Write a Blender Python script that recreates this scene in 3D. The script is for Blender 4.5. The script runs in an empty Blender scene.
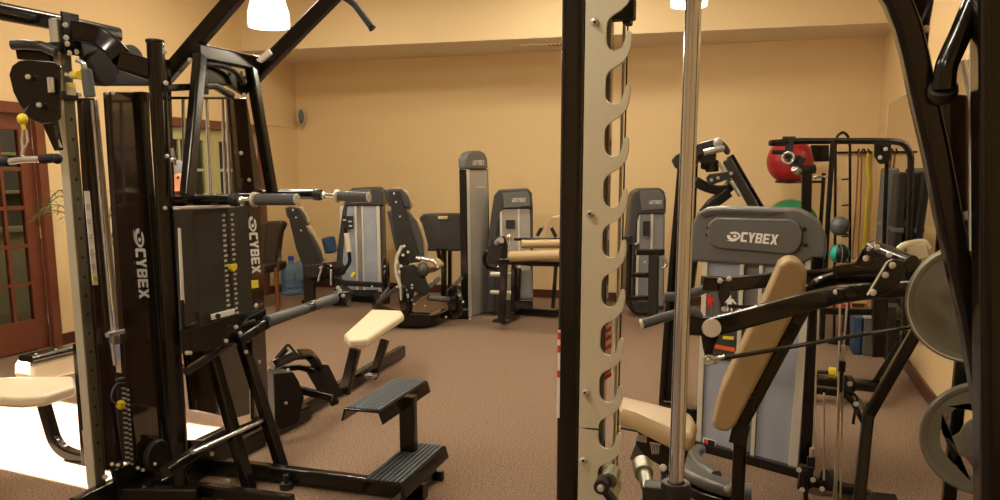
import bpy, bmesh, math, random
from mathutils import Vector, Matrix
random.seed(7)
V = Vector
SC = bpy.context.scene
COL = SC.collection
# ------------------------------------------------------------------ camera model
FP, YP, EYE = 816.0, 306.0, 1.5
PIT, YAW = math.atan(133/816.0), math.radians(17.8)
CAMP = V((0, 0, EYE))
def ray(px, py):
    x, u = (px-500)/FP, -(py-YP)/FP
    f = math.cos(PIT)+u*math.sin(PIT); z = -math.sin(PIT)+u*math.cos(PIT)
    c, s = math.cos(YAW), math.sin(YAW)
    return V((x*c-f*s, x*s+f*c, z)), f
def W(px, py, d):
    a, f = ray(px, py); return CAMP+a*(d/f)
def on(i, px, py, v):
    a, f = ray(px, py); return CAMP+a*((v-CAMP[i])/a[i])
def onX(px, py, v): return on(0, px, py, v)
def onY(px, py, v): return on(1, px, py, v)
def onZ(px, py, v=0.0): return on(2, px, py, v)
def Ws(d, *pts): return [W(p[0], p[1], p[2] if len(p) > 2 else d) for p in pts]
class Fr:
    "a yawed local frame standing on the floor: x along its face, y to its back"
    def __init__(s, O, yaw):
        s.O = V(O); s.R = Matrix.Rotation(yaw, 3, 'Z')
    def __call__(s, x, y, z): return s.O+s.R@V((x, y, z))
    def px(s, px, py, y=0.0):
        n = s.R@V((0, 1, 0)); a, f = ray(px, py)
        p0 = s.O+n*y; return CAMP+a*((p0-CAMP).dot(n)/a.dot(n))
    def loc(s, px, py, y=0.0):
        p = s.R.transposed()@(s.px(px, py, y)-s.O); return (p.x, p.z)
# ------------------------------------------------------------------ materials
MT = {}
def mat(name, col, rough=.5, metal=0., bump=None, coat=0., trans=0., ior=1.45, emis=None, noise=None, alpha=None, spec=None):
    m = bpy.data.materials.new(name); m.use_nodes = True
    nt = m.node_tree; b = nt.nodes['Principled BSDF']
    b.inputs['Base Color'].default_value = (*col, 1); b.inputs['Roughness'].default_value = rough
    b.inputs['Metallic'].default_value = metal; b.inputs['IOR'].default_value = ior
    b.inputs['Coat Weight'].default_value = coat; b.inputs['Coat Roughness'].default_value = .08
    b.inputs['Transmission Weight'].default_value = trans
    if spec is not None: b.inputs['Specular IOR Level'].default_value = spec
    if emis: b.inputs['Emission Color'].default_value = (*emis[0], 1); b.inputs['Emission Strength'].default_value = emis[1]
    tc = nt.nodes.new('ShaderNodeTexCoord')
    if noise:
        sc, amt, c2 = noise
        n = nt.nodes.new('ShaderNodeTexNoise'); n.inputs['Scale'].default_value = sc; n.inputs['Detail'].default_value = 4
        r = nt.nodes.new('ShaderNodeMapRange'); r.inputs[1].default_value = .5-amt; r.inputs[2].default_value = .5+amt
        mx = nt.nodes.new('ShaderNodeMix'); mx.data_type = 'RGBA'
        mx.inputs[6].default_value = (*col, 1); mx.inputs[7].default_value = (*c2, 1)
        nt.links.new(tc.outputs['Object'], n.inputs['Vector']); nt.links.new(n.outputs['Fac'], r.inputs[0])
        nt.links.new(r.outputs[0], mx.inputs[0]); nt.links.new(mx.outputs[2], b.inputs['Base Color'])
    if bump:
        sc, st = bump
        n = nt.nodes.new('ShaderNodeTexNoise'); n.inputs['Scale'].default_value = sc; n.inputs['Detail'].default_value = 3
        bp = nt.nodes.new('ShaderNodeBump'); bp.inputs['Strength'].default_value = st; bp.inputs['Distance'].default_value = .002
        nt.links.new(tc.outputs['Object'], n.inputs['Vector']); nt.links.new(n.outputs['Fac'], bp.inputs['Height'])
        nt.links.new(bp.outputs['Normal'], b.inputs['Normal'])
    MT[name] = m
mat('wall', (.69, .50, .255), .6, bump=(60, .15))
mat('wall_top', (.70, .53, .29), .6, bump=(60, .15))
mat('soffit', (.80, .69, .52), .7)
mat('ceil', (.72, .62, .45), .8)
mat('carpet', (.30, .205, .14), .95, bump=(420, .9), noise=(110, .10, (.13, .085, .058)), spec=.1)
mat('baseboard', (.075, .022, .012), .35)
mat('mahog', (.15, .050, .026), .3, coat=.3, noise=(9, .25, (.13, .034, .014)))
mat('muntin', (.42, .38, .17), .5)
mat('cream', (.45, .42, .27), .6)
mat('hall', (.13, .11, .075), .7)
mat('black', (.0075, .006, .005), .20, coat=.25, spec=.4)
mat('blackmatte', (.014, .012, .010), .5)
mat('shroud', (.030, .017, .011), .10, coat=1.)
mat('stack', (.028, .026, .020), .4)
mat('label', (.50, .50, .44), .6)
mat('rubber', (.010, .010, .011), .75, bump=(300, .4))
mat('grip', (.085, .09, .095), .6)
mat('chrome', (.72, .72, .72), .14, .75)
mat('boltsteel', (.70, .69, .66), .28, .6)
mat('sleeve', (.42, .43, .34), .3, .8)
mat('steel', (.76, .745, .60), .38, .45, noise=(3, .3, (.64, .63, .51)))
mat('column', (.20, .19, .13), .32, .6)
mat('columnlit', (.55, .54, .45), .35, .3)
mat('rodchrome', (.66, .70, .76), .13, .9)
mat('panelwarm', (.33, .30, .25), .25, coat=.4)
mat('alu', (.66, .62, .52), .4, .3)
mat('cap', (.105, .105, .098), .38, coat=.15)
mat('capdark', (.045, .043, .042), .4)
mat('panel', (.33, .36, .42), .13, coat=.7)
mat('panelup', (.20, .20, .20), .15, coat=.7)
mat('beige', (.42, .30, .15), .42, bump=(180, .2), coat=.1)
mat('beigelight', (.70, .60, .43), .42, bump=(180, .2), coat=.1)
mat('shell', (.05, .047, .046), .4)
mat('white', (.80, .78, .72), .5)
mat('yellow', (.75, .60, .03), .4)
mat('red', (.62, .035, .03), .45)
mat('redball', (.30, .016, .018), .32)
mat('greenball', (.02, .19, .075), .4)
mat('teal', (.01, .36, .26), .5)
mat('ballgrey', (.09, .09, .10), .4)
mat('plate', (.20, .205, .17), .42, .3, bump=(90, .2))
mat('orange', (.75, .13, .03), .5)
mat('bandyellow', (.75, .70, .05), .4)
mat('bandbrown', (.33, .12, .05), .4)
mat('jug', (.38, .62, .90), .06, trans=.75, ior=1.2)
mat('jugcap', (.02, .06, .45), .4)
mat('leather', (.035, .022, .016), .35, coat=.2)
mat('wood', (.16, .05, .02), .3)
mat('skin', (.72, .30, .17), .5)
mat('hair', (.19, .185, .18), .7)
mat('cloth', (.12, .16, .26), .85)
mat('trousers', (.05, .05, .06), .85)
mat('leaf', (.05, .12, .025), .5)
mat('pot', (.25, .27, .40), .4)
mat('matgrey', (.10, .10, .095), .8)
mat('matbeige', (.22, .18, .11), .8)
mat('blue', (.02, .05, .11), .5)
mat('speaker', (.55, .50, .45), .6)
mat('treadgrip', (.06, .075, .09), .55)
mat('lampshade', (.9, .88, .80), .4, emis=((1., .95, .84), 1.0))
mat('lens', (.9, .9, .9), .4, emis=((1., .93, .8), 6.))
mat('glass', (.75, .78, .75), .02, trans=1., ior=1.05)
mat('mirror', (.80, .80, .74), .015, 1.)
mat('cable', (.62, .58, .48), .4, .1)
# ------------------------------------------------------------------ mesh collector
class B:
    def __init__(s): s.bm = bmesh.new()
    def add(s, bm, bev=0, seg=2, ang=30):
        if bev:
            bm.normal_update()
            es = [e for e in bm.edges if len(e.link_faces) == 2 and e.calc_face_angle(0) > math.radians(ang)]
            bmesh.ops.bevel(bm, geom=es, offset=bev, segments=seg, profile=.5, affect='EDGES', clamp_overlap=True)
        me = bpy.data.meshes.new('t'); bm.to_mesh(me); bm.free(); s.bm.from_mesh(me); bpy.data.meshes.remove(me); return s
    def box(s, c, size, R=None, bev=.004, seg=2):
        bm = bmesh.new(); bmesh.ops.create_cube(bm, size=1)
        M = Matrix.Diagonal((*size, 1))
        if R is not None: M = (R.to_4x4() if len(R) == 3 else R)@M
        bmesh.ops.transform(bm, matrix=Matrix.Translation(V(c))@M, verts=bm.verts)
        return s.add(bm, bev, seg)
    def poly(s, pts, t, bev=.002, seg=2, center=True):
        t = V(t); pts = [V(p) for p in pts]
        if center: pts = [p-t/2 for p in pts]
        bm = bmesh.new(); vs = [bm.verts.new(p) for p in pts]; f = bm.faces.new(vs)
        r = bmesh.ops.extrude_face_region(bm, geom=[f])
        bmesh.ops.translate(bm, vec=t, verts=[v for v in r['geom'] if isinstance(v, bmesh.types.BMVert)])
        bmesh.ops.recalc_face_normals(bm, faces=bm.faces)
        return s.add(bm, bev, seg, 40)
    def sweep(s, pts, prof, up=(0, 0, 1), closed=False):
        pts = [V(p) for p in pts]; n = len(pts); bm = bmesh.new(); rings = []; up = V(up); pu = None
        for i, p in enumerate(pts):
            if closed: t = (pts[(i+1) % n]-pts[i-1])
            else: t = pts[min(i+1, n-1)]-pts[max(i-1, 0)]
            t.normalize()
            k = 1.0
            if 0 < i < n-1 or closed:
                a = (pts[(i+1) % n]-p).normalized(); k = 1/max(.5, abs(a.dot(t)))
            if pu is None:
                u = up-t*up.dot(t)
                if u.length < .05: u = V((1, 0, 0))-t*t.x
            else: u = pu-t*pu.dot(t)
            u.normalize(); pu = u; w = t.cross(u)
            rings.append([bm.verts.new(p+w*x+u*y) for x, y in prof])
        m = len(prof)
        for i in range(n if closed else n-1):
            a, b = rings[i], rings[(i+1) % n]
            for j in range(m): bm.faces.new((a[j], a[(j+1) % m], b[(j+1) % m], b[j]))
        if not closed: bm.faces.new(rings[0][::-1]); bm.faces.new(rings[-1])
        bmesh.ops.recalc_face_normals(bm, faces=bm.faces)
        return s.add(bm)
    def tube(s, pts, r, bend=0., seg=14, closed=False):
        prof = [(r*math.cos(2*math.pi*i/seg), r*math.sin(2*math.pi*i/seg)) for i in range(seg)]
        return s.sweep(fillet(pts, bend) if bend else pts, prof, closed=closed)
    def rt(s, pts, w, h, up=(0, 0, 1), rad=None, bend=0.):
        rad = rad if rad is not None else min(w, h)*.22
        prof = []
        for cx, cy, a0 in ((w/2-rad, h/2-rad, 0), (-w/2+rad, h/2-rad, 90), (-w/2+rad, -h/2+rad, 180), (w/2-rad, -h/2+rad, 270)):
            for k in range(4):
                a = math.radians(a0+30*k); prof.append((cx+rad*math.cos(a), cy+rad*math.sin(a)))
        return s.sweep(fillet(pts, bend) if bend else pts, prof, up)
    def cyl(s, a, b, r0, r1=None, seg=20, bev=0):
        a, b = V(a), V(b); r1 = r0 if r1 is None else r1
        bm = bmesh.new(); d = b-a
        bmesh.ops.create_cone(bm, cap_ends=True, segments=seg, radius1=r0, radius2=r1, depth=d.length)
        M = Matrix.Translation((a+b)/2)@d.to_track_quat('Z', 'Y').to_matrix().to_4x4()
        bmesh.ops.transform(bm, matrix=M, verts=bm.verts)
        return s.add(bm, bev, 2, 50)
    def ball(s, c, r, sc=(1, 1, 1), R=None, u=20, v=14):
        bm = bmesh.new(); bmesh.ops.create_uvsphere(bm, u_segments=u, v_segments=v, radius=r)
        M = Matrix.Diagonal((*sc, 1))
        if R is not None: M = R.to_4x4()@M
        bmesh.ops.transform(bm, matrix=Matrix.Translation(V(c))@M, verts=bm.verts)
        return s.add(bm)
    def lathe(s, base, axis, prof, seg=28):
        base = V(base); q = V(axis).normalized().to_track_quat('Z', 'Y'); bm = bmesh.new(); rings = []
        for r, h in prof:
            rings.append([bm.verts.new(base+q@V((max(r, 1e-4)*math.cos(2*math.pi*i/seg), max(r, 1e-4)*math.sin(2*math.pi*i/seg), h))) for i in range(seg)])
        for a, b in zip(rings, rings[1:]):
            for j in range(seg): bm.faces.new((a[j], a[(j+1) % seg], b[(j+1) % seg], b[j]))
        bmesh.ops.recalc_face_normals(bm, faces=bm.faces)
        return s.add(bm)
    def torus(s, c, axis, R, r, seg=32, a0=0, a1=360):
        c = V(c); q = V(axis).normalized().to_track_quat('Z', 'Y'); full = a1-a0 >= 360
        n = seg if full else seg+1
        pts = [c+q@V((R*math.cos(math.radians(a0+(a1-a0)*i/seg)), R*math.sin(math.radians(a0+(a1-a0)*i/seg)), 0)) for i in range(n)]
        return s.tube(pts, r, seg=10, closed=full)
def fillet(pts, r, k=6):
    pts = [V(p) for p in pts]; out = [pts[0]]
    for a, p, b in zip(pts, pts[1:], pts[2:]):
        u, v = (a-p), (b-p); la, lb = u.length, v.length; u.normalize(); v.normalize()
        ang = u.angle(v); t = min(r/max(math.tan(ang/2), .02), la*.48, lb*.48)
        s0, s1 = p+u*t, p+v*t
        for i in range(k+1):
            x = i/k; out.append(s0*(1-x)**2+p*2*x*(1-x)+s1*x*x)
    out.append(pts[-1]); return out
def spline(pts, n=8):
    pts = [V(p) for p in pts]; out = []
    for i in range(len(pts)-1):
        p0, p1, p2, p3 = pts[max(i-1, 0)], pts[i], pts[i+1], pts[min(i+2, len(pts)-1)]
        for k in range(n):
            t = k/n; out.append(.5*((2*p1)+(p2-p0)*t+(2*p0-5*p1+4*p2-p3)*t*t+(-p0+3*p1-3*p2+p3)*t**3))
    return out+[pts[-1]]
ORG = {}
def link(name, me, m, parent=None, smooth=35):
    o = bpy.data.objects.new(name, me); COL.objects.link(o)
    for q in (m if isinstance(m, (list, tuple)) else [m]): me.materials.append(MT[q])
    if smooth:
        for p in me.polygons: p.use_smooth = True
        me.set_sharp_from_angle(angle=math.radians(smooth))
        wn = o.modifiers.new('wn', 'WEIGHTED_NORMAL'); wn.keep_sharp = True; wn.weight = 90
    org = V((0, 0, 0))
    if parent is not None:
        o.parent = parent; org = ORG[parent.name]
        me.transform(Matrix.Translation(-org))
    ORG[o.name] = org
    return o
def put(name, b, m, parent=None, label=None, smooth=35):
    me = bpy.data.meshes.new(name); b.bm.to_mesh(me); b.bm.free()
    o = link(name, me, m, parent, smooth)
    if label: o['label'] = label
    return o
def thing(name, label, cat, loc, group=None):
    o = bpy.data.objects.new(name, None); COL.objects.link(o); o.location = V(loc); o.empty_display_size = .1
    o['label'] = label; o['category'] = cat
    if group: o['group'] = group
    ORG[o.name] = V(loc); return o
def single(name, label, cat, b, m, group=None):
    o = put(name, b, m); o['label'] = label; o['category'] = cat
    if group: o['group'] = group
    # put the origin at its base
    vs = [v.co for v in o.data.vertices]; c = V((sum(v.x for v in vs)/len(vs), sum(v.y for v in vs)/len(vs), min(v.z for v in vs)))
    o.data.transform(Matrix.Translation(-c)); o.location = c; ORG[o.name] = c
    return o
def struct(name, b, m, smooth=0):
    o = put(name, b, m, None, None, smooth); o['kind'] = 'structure'; return o
def bolts(parent, pts, r=.008, n=None, name='bolt', m='boltsteel'):
    for p in pts:
        p = V(p); d = V(n) if n is not None else (CAMP-p); d.normalize()
        b = B(); b.lathe(p-d*.004, d, [(r*1.0, 0), (r*1.0, .006), (r*.75, .011), (0, .012)], 12); put(name, b, m, parent)
FONT_CACHE = {}
GLYPH = {
 'C': [[(.1,0),(.62,0),(.62,.22),(.27,.22),(.22,.27),(.22,.73),(.27,.78),(.62,.78),(.62,1),(.1,1),(0,.9),(0,.1)]],
 'Y': [[(.2,0),(.42,0),(.42,.38),(.64,1),(.42,1),(.31,.62),(.2,1),(-.02,1),(.2,.38)]],
 'B': [[(0,0),(.2,0),(.2,1),(0,1)],[(.2,.8),(.42,.8),(.42,.6),(.2,.6),(.2,.41),(.42,.41),(.42,.2),(.2,.2),(.2,0),(.52,0),(.62,.1),(.62,.41),(.54,.5),(.62,.6),(.62,.9),(.52,1),(.2,1)]],
 'E': [[(0,0),(.6,0),(.6,.2),(.2,.2),(.2,.4),(.55,.4),(.55,.6),(.2,.6),(.2,.8),(.6,.8),(.6,1),(0,1)]],
 'X': [[(-.03,0),(.2,0),(.31,.3),(.42,0),(.66,0),(.44,.5),(.66,1),(.42,1),(.31,.7),(.2,1),(-.03,1),(.19,.5)]]}
def logo(parent, org, xd, yd, L, h, m='white'):
    "oval swoosh with a hollow middle followed by five bold slanted letters"
    xd, yd = V(xd).normalized(), V(yd).normalized(); z = xd.cross(yd); org = V(org)
    def P2(x, y): return org+xd*x+yd*y+z*.001
    b = B(); bm = bmesh.new(); N = 36; o_, i_ = [], []; R = L*.135
    for k in range(N):
        a = 2*math.pi*k/N; c, s_ = math.cos(a), math.sin(a)
        o_.append(bm.verts.new(P2(R*(1+c+.15*s_), h*(.5+.46*s_))))
        i_.append(bm.verts.new(P2(R*(1.1+.62*c+.12*s_), h*(.52+.24*s_))))
    for k in range(N):
        if k in (14, 15, 16): continue
        bm.faces.new((o_[k], o_[(k+1) % N], i_[(k+1) % N], i_[k]))
    for t in ([(-.1, .0), (1., -.06), (1.6, .10), (.9, .10)], [(1.2, .34), (1.5, .52), (1.2, .70), (.85, .52)]):
        bm.faces.new([bm.verts.new(P2(R*a, h*c)) for a, c in t])
    b.add(bm); put('logo_swoosh', b, m, parent, 'oval swoosh emblem', smooth=0)
    b = B(); p = L*.146; x0 = L*.275
    for i, ch in enumerate('CYBEX'):
        for g in GLYPH[ch]:
            b.poly([P2(x0+i*p+(x/.72+.17*(y-.2))*p, y*h) for x, y in g], z*.001, 0, center=False)
    put('lettering', b, m, parent, smooth=0)
# ------------------------------------------------------------------ room
XL, XR, YB, YF, ZS, ZC = -5.85, 1.11, 9.55, -4.2, 2.9, 3.7
def walls():
    b = B(); b.box(((XL+XR)/2, (YB+YF)/2, -.05), (XR-XL+.4, YB-YF+.4, .1), bev=0); struct('floor', b, 'carpet')
    b = B(); b.box(((XL+XR)/2, (YB+YF)/2, ZC+.05), (XR-XL+.4, YB-YF+.4, .1), bev=0); struct('ceiling', b, 'ceil')
    b = B(); b.box(((XL+XR)/2, YB+.1, ZC/2), (XR-XL+.4, .2, ZC), bev=0); struct('wall_back', b, 'wall')
    b = B(); b.box(((XL+XR)/2, YF-.1, ZC/2), (XR-XL+.4, .2, ZC), bev=0); struct('wall_front', b, 'wall')
    b = B(); b.box((XR+.1, (YB+YF)/2, ZC/2), (.2, YB-YF, ZC), bev=0); struct('wall_right', b, 'wall')
    # soffit over the back of the room
    b = B(); b.poly([(XL, 8.42, 0), (XR, 8.72, 0), (XR, YB, 0), (XL, YB, 0)], (0, 0, ZC-ZS), bev=0, center=False)
    bmesh.ops.translate(b.bm, vec=(0, 0, ZS), verts=b.bm.verts); struct('ceiling_soffit', b, 'wall_top')
    b = B(); b.poly([(XL+.01, 8.425, 0), (XR-.01, 8.725, 0), (XR-.01, YB-.005, 0), (XL+.01, YB-.005, 0)], (0, 0, .006), bev=0, center=False)
    bmesh.ops.translate(b.bm, vec=(0, 0, ZS-.006), verts=b.bm.verts); struct('ceiling_soffit_underside', b, 'soffit')
    # left wall with three door openings
    ops = [(3.26, 4.46, 2.03), (4.62, 5.47, 2.0), (6.95, 8.68, 2.0)]
    b = B(); y = YF
    for a, c, h in ops:
        b.box((XL-.1, (y+a)/2, ZC/2), (.2, a-y, ZC), bev=0)
        b.box((XL-.1, (a+c)/2, (h+ZC)/2), (.2, c-a, ZC-h), bev=0); y = c
    b.box((XL-.1, (y+YB)/2, ZC/2), (.2, YB-y, ZC), bev=0); struct('wall_left', b, 'wall')
    for n, (a, c, h) in zip((3, 1, 2), ops):
        b = B(); w = .09
        for yy in (a-w/2+.03, c+w/2-.03): b.box((XL+.012, yy, h/2+.02), (.05, w, h+.04), bev=.006)
        b.box((XL+.012, (a+c)/2, h+w/2-.02), (.052, c-a+2*w-.06, w), bev=.006)
        struct('trim_%d' % n, b, 'mahog', 35)
    # baseboards
    b = B(); hh = .1
    for a, c in ((YF, 3.20), (5.54, 6.89), (8.74, YB)): b.box((XL+.01, (a+c)/2, hh/2), (.02, c-a, hh), bev=.004)
    struct('baseboard_left', b, 'baseboard')
    b = B(); b.box(((XL+XR)/2, YB-.01, hh/2), (XR-XL, .02, hh), bev=.004); struct('baseboard_back', b, 'baseboard')
    b = B(); b.box((XR-.01, (YB+YF)/2, hh/2), (.02, YB-YF, hh), bev=.004); struct('baseboard_right', b, 'baseboard')
    # thin groove moulding on the left wall near the corner
    b = B(); b.box((XL+.004, 9.13, 2.083), (.012, .82, .018), bev=.003); struct('trim_4', b, 'wall')
def leaf(b, g, y0, y1, z1, cols, rows, x=XL-.05):
    st, top, bot = .13, .13, .26
    b.box((x, y0+st/2, z1/2), (.045, st, z1)); b.box((x, y1-st/2, z1/2), (.045, st, z1))
    b.box((x, (y0+y1)/2, z1-top/2), (.045, y1-y0-2*st, top)); b.box((x, (y0+y1)/2, bot/2+.01), (.045, y1-y0-2*st, bot))
    ya, yb, za, zb = y0+st, y1-st, bot, z1-top
    for i in range(1, cols): b.box((x, ya+(yb-ya)*i/cols, (za+zb)/2), (.035, .03, zb-za), bev=.003)
    for i in range(1, rows): b.box((x, (ya+yb)/2, za+(zb-za)*i/rows), (.034, yb-ya, .03), bev=.003)
    g.box((x, (ya+yb)/2, (za+zb)/2), (.006, yb-ya, zb-za), bev=0)
def doors():
    for n, (y0, y1) in ((1, (4.64, 5.45)), (2, (6.97, 8.66))):
        b, g = B(), B(); m = (y0+y1)/2
        if n == 1: leaf(b, g, y0, y1, 1.98, 3, 5); m = y0
        else: leaf(b, g, y0, m-.003, 1.98, 3, 5); leaf(b, g, m+.003, y1, 1.98, 3, 5)
        d = struct('door_%d' % n, b, 'mahog' if n == 1 else 'muntin', 35)
        o = put('glass_pane', g, 'glass', d, smooth=0)
        h = B(); h.cyl((XL-.03, m+.07, 1.0), (XL+.04, m+.07, 1.0), .012); h.tube([(XL+.04, m+.07, 1.0), (XL+.04, m+.17, 1.0)], .010)
        put('door_handle', h, 'chrome', d)
        h = B()
        for z in (.25, 1.0, 1.75): h.cyl((XL-.02, y1+.002, z-.05), (XL-.02, y1+.002, z+.05), .009)
        put('hinge', h, 'steel', d)
    # the passage seen through the glazed doors
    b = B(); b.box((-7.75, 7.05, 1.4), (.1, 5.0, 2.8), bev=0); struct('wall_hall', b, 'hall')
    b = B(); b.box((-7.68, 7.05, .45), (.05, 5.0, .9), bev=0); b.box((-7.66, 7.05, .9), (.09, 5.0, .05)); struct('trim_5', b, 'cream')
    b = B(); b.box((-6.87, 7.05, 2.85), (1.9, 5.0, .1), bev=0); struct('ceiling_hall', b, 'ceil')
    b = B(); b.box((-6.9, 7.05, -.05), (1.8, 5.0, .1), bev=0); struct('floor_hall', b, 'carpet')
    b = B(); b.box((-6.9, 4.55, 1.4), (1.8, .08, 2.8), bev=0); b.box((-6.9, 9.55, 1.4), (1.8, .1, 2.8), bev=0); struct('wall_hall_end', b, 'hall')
    b = B()
    for y in [4.8+.42*i for i in range(4)]+[7.2, 7.7, 8.2, 8.7]: b.box((-7.66, y, 1.5), (.05, .04, 1.2), bev=.004)
    for z in (.92, 1.3, 1.7, 2.1): b.box((-7.66, 6.9, z), (.05, 4.4, .035), bev=.004)
    struct('window_1', b, 'muntin')
    # back wall speaker, soffit vent, mirror
    c = onY(301, 117, YB-.10)
    t = thing('wall_speaker', 'small grey oval loudspeaker high in the left back corner', 'speaker', c)
    b = B(); b.ball(c, .1, (.62, .55, 1.12), Matrix.Rotation(-.4, 3, 'Z')); put('speaker_body', b, 'speaker', t)
    b = B(); b.box(c+V((-.02, .07, 0)), (.05, .07, .06)); put('wall_bracket', b, 'shell', t)
    b = B(); b.ball(c+V((.02, -.03, 0)), .085, (.52, .40, 1.05), Matrix.Rotation(-.4, 3, 'Z')); put('grille', b, 'cap', t)
    c = onZ(548, 44, ZS)
    t = thing('ceiling_vent', 'white slotted air vent in the underside of the soffit', 'vent', c)
    b = B(); b.box(c+V((-.05, 0, -.008)), (.5, .16, .016)); put('frame', b, 'soffit', t)
    b = B(); [b.box(c+V((.02+.045*i, 0, -.018)), (.016, .11, .006)) for i in range(4)]; put('slot', b, 'blackmatte', t)
    y0, y1, z0, z1 = 3.2, 8.83, .42, 2.155
    t = thing('wall_mirror', 'large frameless mirror on the right wall behind the weight plates', 'mirror', (XR, (y0+y1)/2, z0))
    b = B(); b.box((XR-.008, (y0+y1)/2, (z0+z1)/2), (.010, y1-y0, z1-z0), bev=.001); put('mirror_glass', b, 'mirror', t, smooth=0)
    b = B(); b.box((XR-.008, y1+.008, (z0+z1)/2), (.014, .014, z1-z0+.02)); b.box((XR-.008, (y0+y1)/2, z1+.006), (.014, y1-y0, .012)); b.box((XR-.008, (y0+y1)/2, z0-.006), (.014, y1-y0, .012)); put('edge_channel', b, 'alu', t)
    b = B(); b.tube([onY(886, 118, YB-.02), onY(883, 165, YB-.02), onY(875, 260, YB-.02)], .008); 
    o = single('cable_conduit', 'thin vertical conduit on the back wall by the right corner', 'conduit', b, 'wall')
walls(); doors()
# ------------------------------------------------------------------ pendants
def pendant(c, label, seen=True):
    t = thing('pendant_lamp', label, 'lamp', c, 'pendant lamps over the gym floor')
    b = B(); b.lathe(c, (0, 0, 1), [(.125, 0), (.132, .02), (.128, .09), (.105, .17), (.06, .225), (.03, .24), (.03, .245)], 32)
    put('lamp_shade', b, 'lampshade', t)
    b = B(); b.ball(c+V((0, 0, .11)), .05); put('bulb', b, 'lens', t)
    b = B(); b.cyl(c+V((0, 0, .24)), c+V((0, 0, .30)), .035, .02); put('socket', b, 'alu', t)
    b = B(); b.cyl(c+V((0, 0, .3)), (c.x, c.y, ZC), .006); put('cord', b, 'blackmatte', t)
    l = bpy.data.lights.new('lamp', 'POINT'); l.energy = 62; l.color = (1., .88, .68); l.shadow_soft_size = .09
    o = bpy.data.objects.new('lamp_light', l); COL.objects.link(o); o.parent = t; o.location = (0, 0, -.04)
lc = [(W(269, 27, 5.4), 'white glass dome pendant lamp above the black pull-up arms'),
      (W(689, 6, 6.1), 'white glass dome pendant lamp above the chrome guide rod')]
for c, s in lc: pendant(c, s)
# ================================================================== helpers for machines
def chain(pts):  return [V(p) for p in pts]
def pinstack(t, face, n, z0, z1, y0, y1, xf, depth):
    pass
def pad_poly(pts, tvec, bev=.02, seg=4):
    b = B(); b.poly(pts, tvec, bev, seg); return b
# ================================================================== cable column station, far left foreground
XA = -2.82
t = thing('cable_column_machine', 'tall cable column station with perforated silver post and brown shroud at far left', 'gym machine', (XA, 2.95, 0))
b = B(); b.box((XA, 2.80, 1.08), (.048, .060, 2.10), bev=.006, seg=3)
col = put('adjustment_post', b, 'column', t)
b = B(); b.box((XA, 2.7690, 1.08), (.042, .004, 2.09), bev=.001); put('post_lit_face', b, 'columnlit', col)  # sunlit look of this side put into a lighter colour
b = B()
for k in range(19):
    z = .22+.0835*k; b.cyl((XA+.020, 2.80, z), (XA+.0250, 2.80, z), .0075, seg=12)
put('pin_hole', b, 'blackmatte', col); bpy.data.objects['pin_hole']['kind'] = 'stuff'
b = B(); b.cyl(onX(85.5, 430, XA-.05), onX(90.5, 485, XA-.05), .013); put('guide_rod', b, 'chrome', t)
# top clamp of the post and boom
for py_ in (49, 96.5):
    b = B(); b.box((XA, 2.80, onX(68, py_, XA).z), (.066, .085, .035)); put('clamp_band', b, 'blackmatte', t)
b = B(); b.box((XA+.045, 2.815, 2.07), (.012, .09, .17), bev=.004); put('bolt_plate', b, 'black', t)
bolts(t, [onX(65, 25, XA+.051), onX(66, 38, XA+.051), onX(67, 44, XA+.051), onX(76, 52, XA+.05), onX(69, 53, XA+.05)], .012)
xb = XA-.05
b = B(); b.rt([onX(-60, -1, xb), onX(60, 23, xb), onX(117, 35, xb)], .06, .066, rad=.02); put('top_boom', b, 'black', t)
b = B(); b.rt(spline([onX(70, 31, XA+.03), onX(85, 33, XA+.06), onX(100, 38, XA+.10), onX(113, 48, XA+.15), onX(122, 58, XA+.2)]), .055, .085); put('curved_arm', b, 'black', t)
b = B(); b.rt([onX(118, 60, XA+.2), W(150, 70, 3.62)], .06, .085); put('cross_beam', b, 'black', t)
b = B(); b.poly([onX(78, 42, XA), onX(100, 46, XA), onX(118, 62, XA), onX(148, 78, XA+.1), onX(148, 86, XA+.1), onX(96, 86, XA), onX(84, 70, XA)], (.03, 0, 0), .006); put('top_gusset', b, 'blackmatte', t)
for x_, y_, r_ in ((100, 67, .075), (128, 60, .06)):
    p_ = onX(x_, y_, XA+.02); b = B(); b.lathe(p_, (1, 0, 0), [(0, 0), (r_, 0), (r_*1.1, .008), (r_*.93, .018), (r_*1.1, .028), (r_, .036), (.02, .036), (0, .036)], 26); put('pulley_wheel', b, 'blackmatte', t)
b = B(); b.tube(Ws(3.45, (12, 45), (26, 44.5), (42, 46), (56, 52)), .020, bend=.05); put('padded_bumper', b, 'shell', t)
b = B(); b.poly(Ws(3.5, (20, 50), (52, 50), (54, 62), (22, 60)), (0, .05, 0), .004); put('bumper_bracket', b, 'black', t)
# pulley housing plate
ol = [(10, 75), (13, 66), (20, 61), (32, 60), (55, 62), (61, 66), (61, 118), (55, 123), (42, 124), (30, 118), (20, 104), (14, 92)]
b = B(); b.poly(Ws(3.3, *ol), (-.01, .02, 0), .005); put('pulley_housing', b, 'black', t)
bolts(t, Ws(3.265, (28, 77), (39, 105)), .011)
b = B(); b.box(W(51, 85, 3.27), (.02, .02, .06)); put('housing_slot', b, 'chrome', t)
b = B(); b.poly(Ws(3.4, (44, 122), (56, 121), (61, 150), (57, 151)), (0, .03, 0), .003); put('pulley_strut', b, 'black', t)
b = B(); b.cyl(W(51, 122, 3.4), W(61, 148, 3.4), .006); put('cable_end', b, 'chrome', t)
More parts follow.
